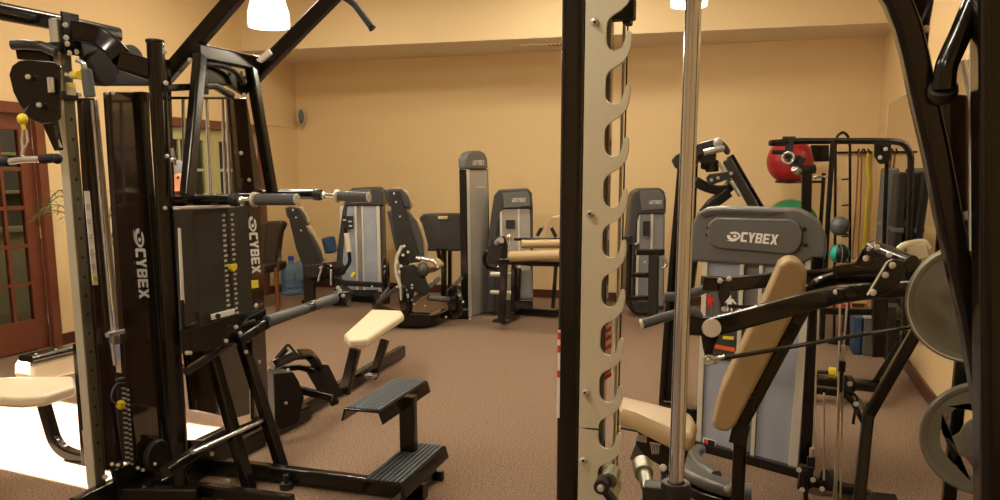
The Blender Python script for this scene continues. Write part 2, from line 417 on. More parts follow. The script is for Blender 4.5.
# hand grip and yellow pop pin high on the post
b = B(); b.tube(Ws(3.35, (76, 60), (84, 63), (86, 72), (88, 80)), .009, bend=.03); put('handle_bar', b, 'chrome', t)
b = B(); b.cyl(W(86, 69, 3.35), W(90, 97, 3.35), .022, seg=18, bev=.006); put('handle_grip', b, 'grip', t)
b = B(); b.cyl(W(73, 75, 3.4), W(79, 75, 3.34), .016); b.cyl(W(78.5, 75, 3.34), W(80, 75, 3.33), .018, bev=.004); put('pop_pin', b, 'yellow', t)
b = B(); b.cyl(W(66, 74, 3.42), W(73, 75, 3.4), .008); put('pin_shaft', b, 'chrome', t)
b = B(); b.box(W(71, 89, 3.40), (.012, .045, .048)); put('warning_tag', b, 'white', t, 'cream tag with yellow print')
b = B(); b.box(W(71.3, 86, 3.385), (.006, .035, .018)); put('tag_print', b, 'yellow', t)
bolts(t, Ws(3.4, (86, 96), (80, 95), (113, 93), (107, 93)), .008)
# long white instruction strip
b = B()
for z0, z1 in ((.80, 1.46),): b.poly([onX(84, 191, XA+.05), onX(89.5, 191, XA+.05), onX(98, 285, XA+.05), onX(92.5, 285, XA+.05)], (.003, 0, 0), .001)
s_ = put('instruction_strip', b, 'white', t)
b = B(); b.poly([onX(92.3, 276, XA+.053), onX(97.3, 276, XA+.053), onX(97.8, 280, XA+.053), onX(92.6, 280, XA+.053)], (.003, 0, 0), .001); put('yellow_stripe', b, 'yellow', s_)
b = B()
for i in range(5):
    y = 204+15*i; b.poly([onX(85.8+i*1.35, y, XA+.053), onX(89.3+i*1.35, y, XA+.053), onX(89.7+i*1.35, y+5, XA+.053), onX(86.2+i*1.35, y+5, XA+.053)], (.003, 0, 0), 0)
put('printed_mark', b, 'speaker', s_)
# inner brown strip and shroud
XS = -2.74
b = B(); b.poly([onX(79, 98, XA+.02), onX(92, 98, XA+.02), onX(122, 470, XA+.02), onX(103, 470, XA+.02)], (.03, 0, 0), .003); put('back_panel', b, 'shroud', t)
b = B(); b.cyl(onX(91.5, 100, XA+.05), onX(113, 340, XA+.05), .007); put('lift_rod', b, 'chrome', t)
b = B(); b.cyl(onX(95, 100, XA), onX(118, 335, XA), .012); put('counter_rod', b, 'alu', t)
b = B(); b.poly([onX(105, 92, XS), onX(147, 92, XS), onX(160, 462, XS), onX(136, 466, XS), onX(124, 378, XS)], (-.03, 0, 0), .006); sh = put('weight_shroud', b, 'shroud', t)
b = B(); b.rt([onX(140, 92, XS+.02), onX(169, 462, XS+.02)], .05, .045, up=(0, 1, 0)); put('rear_column', b, 'black', t)
x_d = (onX(139, 300, XS+.01)-onX(133, 228, XS+.01)).normalized()
logo(t, onX(133.3, 229, XS+.022), x_d, -x_d.cross(V((1, 0, 0))), (onX(139, 299, XS)-onX(133, 229, XS)).length, (onX(144.5, 250, XS)-onX(134.5, 250, XS)).length)
b = B(); b.box(onX(114.5, 337, XA+.07), (.03, .04, .07)); b.cyl(onX(107, 335, XA+.09), onX(123, 331, XA+.09), .012); b.cyl(onX(112, 343, XA+.09), onX(115, 365, XA+.09), .009); put('trolley_lock', b, 'chrome', t)
# weight stack number plates with yellow pin and coiled tether
b = B(); b.poly([onX(116, 372, XS+.01), onX(125, 375, XS+.01), onX(134, 464, XS+.01), onX(124, 462, XS+.01)], (.02, 0, 0), .002); wsx = put('stack_slot', b, 'blackmatte', t)
b = B()
for i in range(16):
    f = i/15; y = 388+74*f; x = 121.5+4.3*f
    for dx, w in ((0, 4.2), (5, 2.6)):
        b.poly([onX(x+dx, y-.8+.3*dx, XS+.024), onX(x+dx+w, y-.5+.3*dx, XS+.024), onX(x+dx+w, y+1.6+.3*dx, XS+.024), onX(x+dx, y+1.3+.3*dx, XS+.024)], (.002, 0, 0), 0)
put('weight_number', b, 'label', wsx); bpy.data.objects['weight_number']['kind'] = 'stuff'
b = B(); p = onX(119.5, 404.5, XS+.03); b.lathe(p, (1, -.2, 0), [(.006, 0), (.020, .002), (.022, .012), (.014, .018), (.008, .020), (.007, .012), (0, .012)], 18); put('selector_pin', b, 'yellow', t)
b = B(); b.tube(spline([onX(125, 383, XS+.03), onX(117, 384, XS+.04), onX(112, 392, XS+.04), onX(112, 400, XS+.04), onX(118, 405, XS+.035)]), .004, seg=8); put('pin_tether', b, 'grip', t)
b = B(); b.box(onX(120, 379, XS+.03), (.012, .05, .014)); put('top_weight', b, 'grip', t)
# pulley at the lower rear, base rails
b = B(); p = onX(154, 456, XS+.03); b.lathe(p-V((.0, 0, 0)), (1, 0, 0), [(0, 0), (.075, 0), (.082, .008), (.070, .016), (.082, .024), (.075, .032), (0, .032)], 28); put('pulley_wheel', b, 'blackmatte', t)
bolts(t, [onX(155, 464, XS+.065), onX(138, 468, XS+.02), onX(143, 470, XS+.02), onX(112, 464, XS+.02), onX(118, 465, XS+.02)], .009)
b = B(); b.rt([(XA+.045, 2.62, .06), (XA+.045, 3.75, .06)], .05, .11); put('base_rail', b, 'black', t)
b = B(); b.poly([onX(112, 470, XS), onX(160, 452, XS), onX(165, 468, XS), onX(118, 492, XS)], (.03, 0, 0), .005); put('lower_bracket', b, 'black', t)
b = B(); b.rt([(XA-.02, 2.84, .045), (XA+.42, 2.96, .045)], .06, .07); put('base_tie', b, 'black', t)
b = B(); b.cyl((XA-.02, 2.70, 0), (XA-.02, 2.70, .04), .03); put('leveling_foot', b, 'blackmatte', t)
bolts(t, [onX(105, 477, XA+.05)], .013)
# hanging bar of the column
XC = W(25, 160, 3.0)
t2 = thing('cable_curl_bar', 'short chrome cable bar with black grips hanging from a yellow ball at far left', 'cable bar', W(20, 162, 3.0))
b = B(); b.tube(Ws(3.0, (-25, 162), (6, 162), (24, 159.5), (40, 159), (52, 158)), .0115, bend=.05); put('bar', b, 'chrome', t2)
b = B(); b.cyl(W(40, 159.3, 3.0), W(54, 158, 3.0), .017, bev=.004); put('grip_sleeve', b, 'rubber', t2)
b = B(); b.cyl(W(-10, 162, 3.0), W(9, 161.8, 3.0), .017, bev=.004); put('grip_sleeve', b, 'rubber', t2)
b = B(); b.ball(W(57, 158.8, 3.0), .019); put('end_cap', b, 'rubber', t2)
b = B(); b.tube(Ws(3.0, (26, 129), (28, 142), (26, 146), (23, 150), (22, 142), (23, 130), (24.5, 127)), .0045, bend=.02, closed=False); put('carabiner', b, 'chrome', t2)
b = B(); b.tube(Ws(3.0, (24, 148), (21.5, 156), (31, 160)), .006, bend=.01); put('swivel_eye', b, 'chrome', t2)
b = B(); b.ball(W(22.5, 119, 3.0), .018, (1, 1, 1.1)); b.cyl(W(22.5, 121, 3.0), W(24, 130, 3.0), .009, .006); put('cable_stopper', b, 'yellow', t2)
b = B(); b.cyl(W(22, 114, 3.0), W(30, 104, 3.3), .003); put('cable', b, 'blackmatte', t2)

# ================================================================== pulldown seat at left edge
t = thing('pulldown_seat', 'cream padded bench seat standing in the sun patch at far left', 'bench', (-3.6, 3.25, 0))
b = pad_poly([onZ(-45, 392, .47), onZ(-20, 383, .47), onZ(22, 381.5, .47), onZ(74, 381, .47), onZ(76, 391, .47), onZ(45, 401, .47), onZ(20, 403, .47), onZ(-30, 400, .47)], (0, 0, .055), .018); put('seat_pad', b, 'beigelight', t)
b = B(); b.rt(spline([onY(44, 404, 3.25), onY(50, 425, 3.25), onY(55, 440, 3.25), onY(63, 450, 3.25), onY(76, 456, 3.25), onY(98, 461, 3.25)]), .06, .055, up=(0, 1, 0)); put('seat_frame', b, 'black', t)
b = B(); b.rt([onY(78, 343, 3.22), onY(87, 466, 3.22)], .035, .045, up=(0, 1, 0)); put('seat_mast', b, 'black', t)
for nm, m, z0, z1, yy in (('thigh_pad', 'beigelight', 0, 0, 0),):
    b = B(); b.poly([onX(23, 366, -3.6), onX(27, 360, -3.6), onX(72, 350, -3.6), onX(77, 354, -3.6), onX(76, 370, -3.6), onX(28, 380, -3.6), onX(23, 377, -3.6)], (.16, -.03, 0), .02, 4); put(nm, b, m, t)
b = B(); b.rt([onX(26, 359, -3.55), onX(80, 346, -3.55)], .10, .035, rad=.015); put('pad_backing', b, 'black', t)
bolts(t, [onX(36, 355, -3.53), onX(56, 350.5, -3.53)], .010, (0, -.5, 1))
b = B(); b.tube([onX(70, 357, -3.6), onX(94, 352, -3.4)], .016); put('pad_arm', b, 'chrome', t)

# ================================================================== assisted dip / chin machine
XD = -2.45
t = thing('assisted_dip_machine', 'black assisted dip and chin machine with weight stack, pull-up arms and two steps', 'gym machine', (XD, 3.4, 0))
b = B(); b.tube([onX(155, 41, -2.5), onX(182, 503, -2.5)], .036, seg=20); put('round_post', b, 'black', t)
b = B(); b.cyl(onX(154.9, 40, -2.5), onX(155, 43, -2.5), .039, bev=.003); put('post_cap', b, 'blackmatte', t)
b = B(); b.rt([onX(164, 60, -2.56), onX(172, 300, -2.56), onX(183, 460, -2.56)], .045, .04, up=(0, 1, 0)); put('inner_mast', b, 'black', t)
bolts(t, [onX(165, 52, -2.45), onX(166, 83, -2.45), onX(167, 156, -2.45), onX(165, 208, -2.45)], .009)
# pull-up arms
for (p0, p1, p2, yy) in (((158, 86), (172, 70), (238, -6), 3.2), ((250, 82), (262, 69), (334, -4), 3.65)):
    b = B(); b.rt([onY(*p0, yy), onY(*p1, yy), onY(*p2, yy), onY(p2[0]+25, p2[1]-27, yy)], .055, .068, up=(-.7, 0, .7)); put('pull_up_arm', b, 'black', t)
b = B(); b.tube([onY(300, -45, 3.2), onY(359, -31, 3.65)], .018); put('pull_up_cross_tube', b, 'black', t)
b = B(); b.tube([W(334, -8, 3.75), W(349, 0, 3.72), W(355, 5, 3.7), W(372, 28, 3.6)], .014, bend=.05); put('pull_up_handle', b, 'rubber', t)
b = B(); b.cyl(W(371.5, 27.4, 3.6), W(373, 29.5, 3.6), .016, bev=.003); put('handle_cap', b, 'blackmatte', t)
b = B(); b.rt([onX(196, 51.5, XD+.02), onX(258, 64, XD+.02)], .05, .07); hb = put('header_beam', b, 'black', t)
b = B(); b.rt([onX(197, 47.8, XD+.02), onX(257, 60.2, XD+.02)], .022, .006, rad=.002); put('beam_highlight', b, 'white', hb)  # highlight along the beam, painted as a white line
b = B(); b.poly(Ws(3.9, (257, 60), (269, 49), (272, 54), (261, 63)), (0, .02, 0), .003); put('arm_label', b, 'white', t)
b = B(); b.poly([onX(203, 64, XD-.02), onX(225, 66, XD-.02), onX(240, 74, XD-.02), onX(248, 90, XD-.02), onX(244, 96, XD-.02), onX(228, 86, XD-.02), onX(205, 84, XD-.02)], (.03, 0, 0), .006); put('cam_plate', b, 'black', t)
b = B(); b.tube(spline([onX(205, 64, XD+.03), onX(222, 66, XD+.03), onX(236, 73, XD+.03), onX(243, 84, XD+.03)]), .012); put('cam_cable', b, 'blackmatte', t)
bolts(t, [onX(242, 73, XD+.03), onX(244, 95, XD+.03), onX(190, 60, XD+.03), onX(166, 83, XD+.1)], .010)
b = B(); b.rt([onX(165, 88, XD), onX(215, 86, XD), onX(232, 96, XD)], .03, .03); b.rt([onX(165, 98, XD), onX(232, 98, XD)], .015, .012); b.box(onX(203, 83, XD), (.03, .04, .10)); put('pulley_yoke', b, 'black', t)
# A shaped front posts
b = B(); b.rt([onX(200, 56, XD+.03), onX(187, 196, XD+.10)], .045, .055, up=(0, 1, 0)); put('front_post', b, 'black', t)
b = B(); b.rt([onX(250, 64, XD+.02), onX(272, 192, XD+.05)], .05, .05, up=(0, 1, 0)); put('front_post', b, 'black', t)
b = B(); b.poly([onX(228, 98, XD-.03), onX(245, 98, XD-.03), onX(262, 196, XD-.03), onX(236, 196, XD-.03)], (.02, 0, 0), .004); put('stack_shroud', b, 'shroud', t)
bolts(t, [onX(241, 153, XD), onX(249, 180, XD)], .010)
# guide rods above the stack
for x0, x1 in ((183, 185), (206.5, 211), (222.5, 226), (226.5, 231)):
    b = B(); b.cyl(onX(x0, 98, XD-.1), onX(x1, 203, XD-.1), .008); put('guide_rod', b, 'chrome', t)
b = B(); b.cyl(onX(172, 148, XD+.02), onX(175, 165, XD+.02), .008); b.ball(onX(173, 160, XD+.02), .014); put('cable_fitting', b, 'chrome', t)
# dip handles
YA_, YB_ = 3.1, 3.75
for pa, pb, pc, pd, yy, r in (((174, 201), (232, 199.5), (254, 199.5), (296, 199.5), YA_, .025), ((256, 193.5), (315, 194.5), (337, 196), (368, 197), YB_, .025)):
    b = B(); b.cyl(onY(*pa, yy), onY(*pb, yy), .024, seg=20, bev=.004); put('dip_arm', b, 'black', t)
    b = B(); b.cyl(onY(pb[0]-1, pb[1], yy), onY(pb[0]+6, pb[1]+.3, yy), .030, bev=.006); put('arm_collar', b, 'blackmatte', t)
    b = B(); b.cyl(onY(*pb, yy), onY(*pc, yy), .011); b.ball(onY(pb[0]+9, pb[1]+.7, yy), .017); put('hinge_joint', b, 'chrome', t)
    b = B(); b.cyl(onY(*pc, yy), onY(*pd, yy), r, seg=22, bev=.004); g = put('dip_grip', b, 'grip', t)
    b = B(); b.lathe(onY(pc[0]-1, pc[1], yy), (1, 0, 0), [(.012, 0), (.033, .002), (.033, .014), (.024, .018)], 22); put('grip_ring', b, 'alu', g)
    b = B(); b.cyl(onY(*pd, yy), onY(pd[0]+1.6, pd[1], yy), .0255, bev=.003); put('grip_cap', b, 'alu', g)
bolts(t, [onY(205, 195, YA_), onY(215, 196, YA_)], .009)
b = B(); b.rt([onX(176, 208, XD+.12), onX(232, 206, XD+.12)], .03, .012, rad=.003); put('stack_ledge', b, 'speaker', t)
b = B(); b.rt([onY(214, 199, 3.42), onY(262, 198, 3.42)], .04, .05); put('support_arm', b, 'black', t)
# weight stack
xs = XD+.10
zt, zb_ = onX(200, 209, xs).z, onX(212, 322, xs).z
y0, y1 = onX(195, 250, xs).y, onX(250, 250, xs).y
b = B(); b.box(((xs-.05), (y0+y1)/2, (zt+zb_)/2), (.10, y1-y0, zt-zb_), bev=.004)
st = put('weight_stack', b, 'stack', t)
b = B(); n = 22
for i in range(1, n): b.box((xs-.05, (y0+y1)/2, zb_+(zt-zb_)*i/n), (.1006, y1-y0+.001, .0016), bev=0)
put('plate_gap', b, 'blackmatte', st); bpy.data.objects['plate_gap']['kind'] = 'stuff'
ym = y0+(y1-y0)*.60
b = B(); b.box((xs+.001, ym, (zt+zb_)/2+.0), (.003, .012, zt-zb_-.01), bev=.0); put('pin_groove', b, 'blackmatte', st)
b = B()
for i in range(n-1):
    z = zb_+(zt-zb_)*(i+.5)/n
    for yy, w in ((ym-.032, .024), (ym+.030, .022)):
        b.box((xs+.0015, yy+.002*(-1)**i, z), (.003, w*.7 if i % 2 else w, .0105), bev=0)
put('weight_number', b, 'label', st); bpy.data.objects['weight_number.001']['kind'] = 'stuff'
b = B(); b.poly([onX(229, 264, xs+.012), onX(236, 264, xs+.012), onX(235.5, 269, xs+.012), onX(232.5, 272, xs+.012), onX(229.5, 269, xs+.012)], (.02, 0, 0), .004); put('selector_pin', b, 'yellow', t)
b = B(); b.poly([onX(211, 314.5, xs+.02), onX(234, 308.5, xs+.02), onX(234, 314, xs+.02), onX(212, 320, xs+.02)], (.01, 0, 0), .002); wp = put('bumper_block', b, 'white', t)
b = B(); b.cyl(onX(218, 316, xs+.024), onX(218, 316, xs+.034), .012); put('block_bolt', b, 'blackmatte', wp)
b = B(); b.poly([onX(178, 228, xs-.01), onX(180.5, 228, xs-.01), onX(184.5, 303, xs-.01), onX(181, 303, xs-.01)], (.004, 0, 0), .001); put('side_strip', b, 'white', t, 'long white strip')
# lettered side panel
xp = XD+.08
b = B(); b.poly([onX(246, 196, xp), onX(259, 196, xp), onX(264, 330, xp), onX(268, 420, xp), onX(252, 420, xp), onX(250, 300, xp)], (-.02, 0, 0), .004); put('side_panel', b, 'shroud', t)
xd_ = (onX(252, 272, xp)-onX(247.5, 218, xp)).normalized()
logo(t, onX(247.3, 217, xp+.013), xd_, -xd_.cross(V((1, 0, 0))), (onX(252, 274, xp)-onX(247, 217, xp)).length, (onX(257.5, 250, xp)-onX(249, 250, xp)).length)
b = B(); b.poly([onX(250.5, 280.5, xp+.012), onX(258, 280, xp+.012), onX(258.5, 287.5, xp+.012), onX(251, 288.5, xp+.012)], (.003, 0, 0), .001); put('caution_sticker', b, 'bandyellow', t, 'small pale yellow sticker')
bolts(t, [onX(256, 305, xp+.01), onX(259, 362, xp+.01), onX(246, 352, xp+.02)], .010)
b = B(); b.rt([onX(180, 206, XD-.06), onX(186, 330, XD-.06)], .03, .03, up=(0, 1, 0)); put('stack_frame', b, 'black', t)
b = B(); b.tube([onX(182, 300, XD+.10), onX(183, 328, XD+.10), onX(196, 322, XD+.10), onX(196, 312, XD+.10)], .008, bend=.02); put('guard_loop', b, 'black', t)
# mechanism below the stack
b = B(); b.poly([onX(184, 330, xs), onX(232, 314, xs), onX(262, 308, xs), onX(263, 325, xs), onX(240, 340, xs), onX(205, 350, xs), onX(186, 352, xs)], (-.05, 0, 0), .006); put('carriage_plate', b, 'black', t)
b = B(); b.box(onX(243, 322, xs+.01), (.03, .05, .05)); b.cyl(onX(236, 328, xs), onX(255, 322, xs+.05), .016); put('pivot_block', b, 'black', t)
bolts(t, [onX(236, 327, xs+.04), onX(240, 333, xs+.04), onX(252, 323, xs+.04), onX(256, 306, xs+.03), onX(226, 341, xs+.03), onX(187, 353, xs+.02), onX(190, 353, xs+.02), onX(185, 432, xs-.2), onX(212, 454, xs), onX(228, 481, xs)], .010)
b = B(); b.poly([onX(185, 345, XD-.1), onX(246, 340, XD-.1), onX(247, 414, XD-.1), onX(232, 418, XD-.1), onX(192, 410, XD-.1)], (-.04, 0, 0), .005); put('lower_shroud', b, 'shroud', t)
b = B(); b.rt([onX(186, 372, xs-.02), onX(232, 342, xs-.02)], .03, .03); put('lower_link', b, 'black', t)
# press lever reaching forward to the knee platform
l0, l1, l2, l3 = W(238, 341, 3.75), W(268, 322, 3.9), W(300, 308, 4.15), W(340, 296, 4.5)
b = B(); b.rt([l0, l1, l3+(l3-l1)*.02], .045, .05); put('assist_lever', b, 'black', t)
b = B(); b.cyl(W(267, 321, 3.88), W(306, 309, 4.18), .028, .026, seg=20, bev=.005); put('lever_sleeve', b, 'grip', t)
b = B(); b.cyl(W(312, 306.5, 4.24), W(336, 298, 4.44), .028, .026, seg=20, bev=.005); put('lever_sleeve', b, 'grip', t)
b = B(); b.cyl(W(306, 309, 4.18), W(312, 306.5, 4.24), .022); put('lever_collar', b, 'blackmatte', t)
b = B(); b.box(W(341, 296, 4.5), (.09, .07, .05)); b.cyl(W(330, 300, 4.5), W(350, 303, 4.55), .02); b.poly(Ws(4.5, (336, 300), (345, 298), (350, 306), (334, 305)), (0, .05, 0), .003); put('lever_head', b, 'blackmatte', t)
bolts(t, Ws(4.45, (340, 291), (343, 296), (338, 288)), .012)
# slanting legs
for a, m_, c, yy in (((206, 334), (226, 410), (250, 491), 3.15), ((243, 344), (262, 400), (285, 477), 3.36)):
    b = B(); b.rt([onY(*a, yy), onY(*c, yy)], .05, .06, up=(0, 1, 0)); put('front_leg', b, 'black', t)
b = B(); b.rt([onX(166, 472, -2.35), onX(200, 449, -2.35), onX(266, 420, -2.35)], .045, .045); put('lower_bar', b, 'black', t)
b = B(); b.cyl(onX(193, 452, -2.3), onX(262, 421, -2.3), .010); put('damper_rod', b, 'chrome', t)
b = B(); b.poly([onX(186, 440, -2.6), onX(262, 440, -2.6), onX(262, 460, -2.6), onX(190, 465, -2.6)], (.05, 0, 0), .004); put('base_plate', b, 'black', t)
b = B(); b.rt([(-2.62, 2.95, .05), (-2.62, 4.25, .05)], .07, .09); put('base_rail', b, 'black', t)
b = B(); b.rt([(-2.62, 3.30, .05), (-1.42, 3.30, .05)], .06, .075); put('step_rail', b, 'black', t)
b = B(); b.rt([(-2.62, 3.02, .045), (-1.95, 3.02, .045)], .05, .06); put('base_crossbar', b, 'black', t)
b = B(); b.cyl((-2.12, 3.24, 0), (-2.12, 3.24, .03), .03); b.cyl((-2.12, 3.24, .03), (-2.12, 3.24, .07), .012); put('leveling_foot', b, 'blackmatte', t)
# steps
b = B(); b.rt([(-1.50, 3.30, .02), (-1.50, 3.30, .50)], .075, .05, up=(0, 1, 0)); put('step_post', b, 'black', t)
b = B(); b.rt([(-1.50, 3.12, .03), (-1.50, 3.56, .03)], .06, .06); put('step_foot', b, 'black', t)
b = B(); b.box((-1.50, 3.57, .025), (.12, .03, .05)); put('foot_cap', b, 'blackmatte', t)
bolts(t, [(-1.46, 3.27, .22)], .012)
def step(zt, pts):
    q = [onZ(px, py, zt) for px, py in pts]      # near-left, far-left, far-right, near-right
    c = sum(q, V())/4
    ax = ((q[1]-q[0])+(q[2]-q[3])).normalized(); ay = V((ax.y, -ax.x, 0))
    L = (((q[1]-q[0])+(q[2]-q[3]))/2).length; Wd = abs((((q[3]-q[0])+(q[2]-q[1]))/2).dot(ay))
    R = Matrix((ax, ay, V((0, 0, 1)))).transposed()
    s = .055; tt = .006
    prof = [(-Wd/2-.022, -s), (-Wd/2-.014, -s-.004), (-Wd/2+.004, -tt*1.6), (Wd/2-.004, -tt*1.6), (Wd/2+.014, -s-.004), (Wd/2+.022, -s), (Wd/2+.006, .0), (-Wd/2-.006, .0)]
    b = B(); b.poly([c+R@V((-L/2, y, z)) for y, z in prof], R@V((L, 0, 0)), .002, center=False); o = put('step_tread', b, 'black', t)
    b = B()
    for i in range(8): b.box(c+R@V((0, -Wd/2+Wd*(i+.5)/8, .003)), (L-.02, Wd/8*.72, .006), R, bev=.0015)
    put('tread_grip', b, 'treadgrip', o); return c
step(.50, [(346, 408), (397, 378), (426, 381), (378, 412)])
step(.235, [(364, 481), (411, 442), (445, 446), (401, 484)])

# ================================================================== low row bench
t = thing('low_row_bench', 'cream topped low row bench on a long black floor rail behind the steps', 'bench', onZ(330, 400))
r0, r1 = onZ(272, 428, .05), onZ(402, 351, .05)
b = B(); b.rt([r0+(r0-r1)*.05, r1], .06, .09); put('floor_rail', b, 'black', t)
d1, d2 = 5.13, 5.75
b = B(); b.rt(Ws(d1, (344.5, 393), (355.5, 349)), .07, .05, up=(0, 1, 0)); put('seat_leg', b, 'black', t)
b = B(); b.rt(Ws(d2, (373, 378), (385, 340)), .06, .05, up=(0, 1, 0)); put('seat_leg', b, 'black', t)
zs = W(352, 342, 5.13).z
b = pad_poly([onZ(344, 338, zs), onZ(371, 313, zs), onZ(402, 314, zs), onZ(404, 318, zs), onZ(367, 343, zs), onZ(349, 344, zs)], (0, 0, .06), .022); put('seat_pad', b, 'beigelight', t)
b = B(); b.box(W(371, 376, 5.65), (.07, .07, .03)); put('leg_foot', b, 'chrome', t)
b = B(); b.rt([W(272, 366, 4.5), W(296, 354.5, 4.65), W(309, 354, 4.8), W(316, 363, 4.85), W(335, 403, 4.95)], .055, .055, up=(0, 1, 0), bend=.12); put('foot_frame', b, 'black', t)
b = B(); b.poly(Ws(4.85, (309, 366), (322, 364), (338, 396), (328, 399)), (-.07, -.04, 0), .008); put('foot_plate', b, 'blackmatte', t)
b = B(); b.rt(Ws(4.75, (270, 370), (300, 367), (314, 371)), .035, .035); put('upper_brace', b, 'black', t)
b = B(); b.rt(Ws(4.7, (296, 389), (332, 398)), .035, .045); put('lower_brace', b, 'black', t)
b = B(); b.poly(Ws(4.45, (268, 372), (288, 370), (294, 380), (299, 396), (293, 421), (276, 428), (270, 420)), (-.10, .05, 0), .006); put('pulley_guard', b, 'blackmatte', t)
bolts(t, Ws(4.40, (286, 403), (288, 370)), .010)
b = B(); b.tube(Ws(4.5, (276, 358), (288, 344), (298, 356)), .008, bend=.01, closed=False); b.tube(Ws(4.5, (279, 357), (287, 349)), .014); put('row_handle', b, 'blackmatte', t)

# ================================================================== smith machine
DS = 1.95
t = thing('smith_machine', 'smith machine with hooked steel catch plate, black upright and chrome guide rod', 'gym machine', (W(600, 250, DS).x, W(600, 250, DS).y, 0))
def vert(px, py, d, z0, z1):
    p = W(px, py, d); return [V((p.x, p.y, z0)), V((p.x, p.y, z1))]
pu = W(569.5, 250, 2.0)
b = B(); b.rt([(pu.x-.0, pu.y+.03, 0), (pu.x-.0, pu.y+.03, 2.25)], .054, .075, up=(0, 1, 0), rad=.014); up = put('upright', b, 'black', t)
b = B(); b.rt([(pu.x+.047, pu.y+.10, 0), (pu.x+.047, pu.y+.10, 2.25)], .062, .05, up=(0, 1, 0)); put('rear_upright', b, 'shroud', t)
# catch plate outline, hooks every step
pl = W(592, 250, DS); YP_ = pl.y
def XZ(px, py): q = onY(px, py, YP_); return q
z_v = [1.777-.1185*k for k in range(-4, 15)]
xL, xi, xt = onY(582, 250, YP_).x, onY(602.3, 250, YP_).x, onY(625.8, 250, YP_).x
u = xt-xi       # hook reach
def hook_pts(zv):
    # going downwards from the slot above: down the inner slot edge, valley, up to the tip, round it, down the belly
    P_ = [(0, .050), (0, .024), (.03, .013), (.12, .004), (.27, -.001), (.42, -.002), (.56, .001), (.67, .008), (.755, .019), (.81, .033), (.86, .041), (.94, .043), (1.01, .038), (1.03, .022), (1.0, .006), (.92, -.010), (.78, -.022), (.58, -.032), (.42, -.037), (.28, -.041), (.11, -.049), (.03, -.057), (0, -.067)]
    return [(xi+u*a, zv+c) for a, c in P_]
def plate(z_lo, z_hi, vs, joint=0.):
    pts = [(xi, z_hi)]
    for zv in vs: pts += hook_pts(zv)
    pts += [(xi, z_lo), (xL, z_lo), (xL, z_hi)]
    b = B(); b.poly([V((x, YP_, z)) for x, z in pts], (0, .009, 0), .0015); return put('catch_plate', b, 'steel', t)
zj = onY(585, 427.5, YP_).z
plate(zj+.001, z_v[0]+.075, [z for z in z_v if z-.0665 > zj])
plate(z_v[-1]-.08, zj-.001, [z for z in z_v if z+.052 < zj+.02])
bolts(t, [onY(594.5, 22, YP_-.006), onY(590, 214, YP_-.006), onY(585.5, 393, YP_-.006), onY(583, 461, YP_-.006)], .0095, (0, -1, 0))
b = B()
for py in (22, 214, 393, 461):
    c = onY(594.5-(py-22)*.0262, py, YP_-.018); b.cyl(c, c+V((0, .002, 0)), .0035, seg=6)
put('bolt_socket', b, 'blackmatte', t)
b = B(); b.rt(vert(619, 250, 2.12, .4, 1.93), .007, .012, up=(0, 1, 0)); put('counter_rod', b, 'columnlit', t)
b = B(); b.cyl(*vert(622.3, 250, 2.14, .4, 1.95), .0022); put('counter_cable', b, 'blackmatte', t)
b = B(); b.box(W(621, 10, 2.1), (.07, .04, .05)); b.box(W(628, 6, 2.12), (.02, .05, .09)); put('upper_stop', b, 'blackmatte', t)
b = B(); b.cyl(*vert(684.5, 250, 1.9, 0, 2.3), .0185, seg=28); gr = put('guide_rod', b, 'rodchrome', t)
gx, gy = W(684.5, 250, 1.9).x, W(684.5, 250, 1.9).y
zc = W(675, 482, 1.9).z
b = B(); b.lathe((gx, gy, zc-.16), (0, 0, 1), [(.02, 0), (.037, 0), (.037, .15), (.033, .16), (.021, .16)], 28); b.box((gx-.045, gy+.01, zc-.09), (.07, .06, .155), bev=.01); put('bearing_housing', b, 'blackmatte', t)
b = B(); b.cyl(W(652, 500, 1.92), W(641, 462, 2.12), .020, .018, seg=22, bev=.002); b.cyl(W(644, 474, 2.05), W(641.5, 463.5, 2.11), .026, seg=22, bev=.003); put('bar_sleeve', b, 'sleeve', t)
bolts(t, [W(663, 468, 1.93)], .010)
hc = W(602, 486, 1.86)
b = B(); b.cyl(hc-V((0, .012, 0)), hc+V((0, .04, 0)), .019, seg=24, bev=.003); hk = put('hook_hub', b, 'blackmatte', t)
b = B(); b.cyl(hc+V((.012, .03, .004)), hc+V((.012, .075, .012)), .021, seg=24, bev=.003); put('hub_ring', b, 'sleeve', t)
bolts(t, [hc-V((0, .014, 0))], .009, (0, -1, 0))
b = B(); b.rt([hc, W(628, 520, 1.86)], .014, .034, up=(0, 1, 0)); put('bar_hook', b, 'blackmatte', t)
b = B(); b.cyl(W(625, 525, 1.87), W(665, 512, 1.9), .015); put('bar', b, 'chrome', t)
# decals
yf = pu.y+.03-.0375-.0012; z0_, z1_ = onY(560, 330, yf).z, onY(560, 418, yf).z
b = B(); b.box((pu.x-.0215, yf, (z0_+z1_)/2), (.007, .0012, z0_-z1_), bev=0); dl = put('warning_decal', b, 'white', t)
b = B(); [b.box((pu.x-.0215, yf-.0008, onY(560, y, yf).z), (.007, .0012, .018), bev=0) for y in (336, 349, 374)]; put('decal_stripe', b, 'red', dl)
b = B(); b.poly(Ws(2.066, (605.5, 326), (612, 323), (611, 376), (604.5, 380)), (0, .001, 0), 0); dl = put('warning_decal', b, 'white', t)
b = B(); [b.poly(Ws(2.063, (605.3, y+4), (611.5, y), (611.5, y+4), (605.3, y+8)), (0, .001, 0), 0) for y in (326, 334, 343, 366, 372)]; put('decal_stripe', b, 'red', dl)
b = B(); b.rt([(pu.x, pu.y-.5, .04), (pu.x, pu.y+.5, .04)], .07, .07); put('base_rail', b, 'black', t)
b = B(); b.rt([(pu.x, pu.y+.03, .04), (gx, gy, .04)], .05, .05); put('base_tie', b, 'black', t)
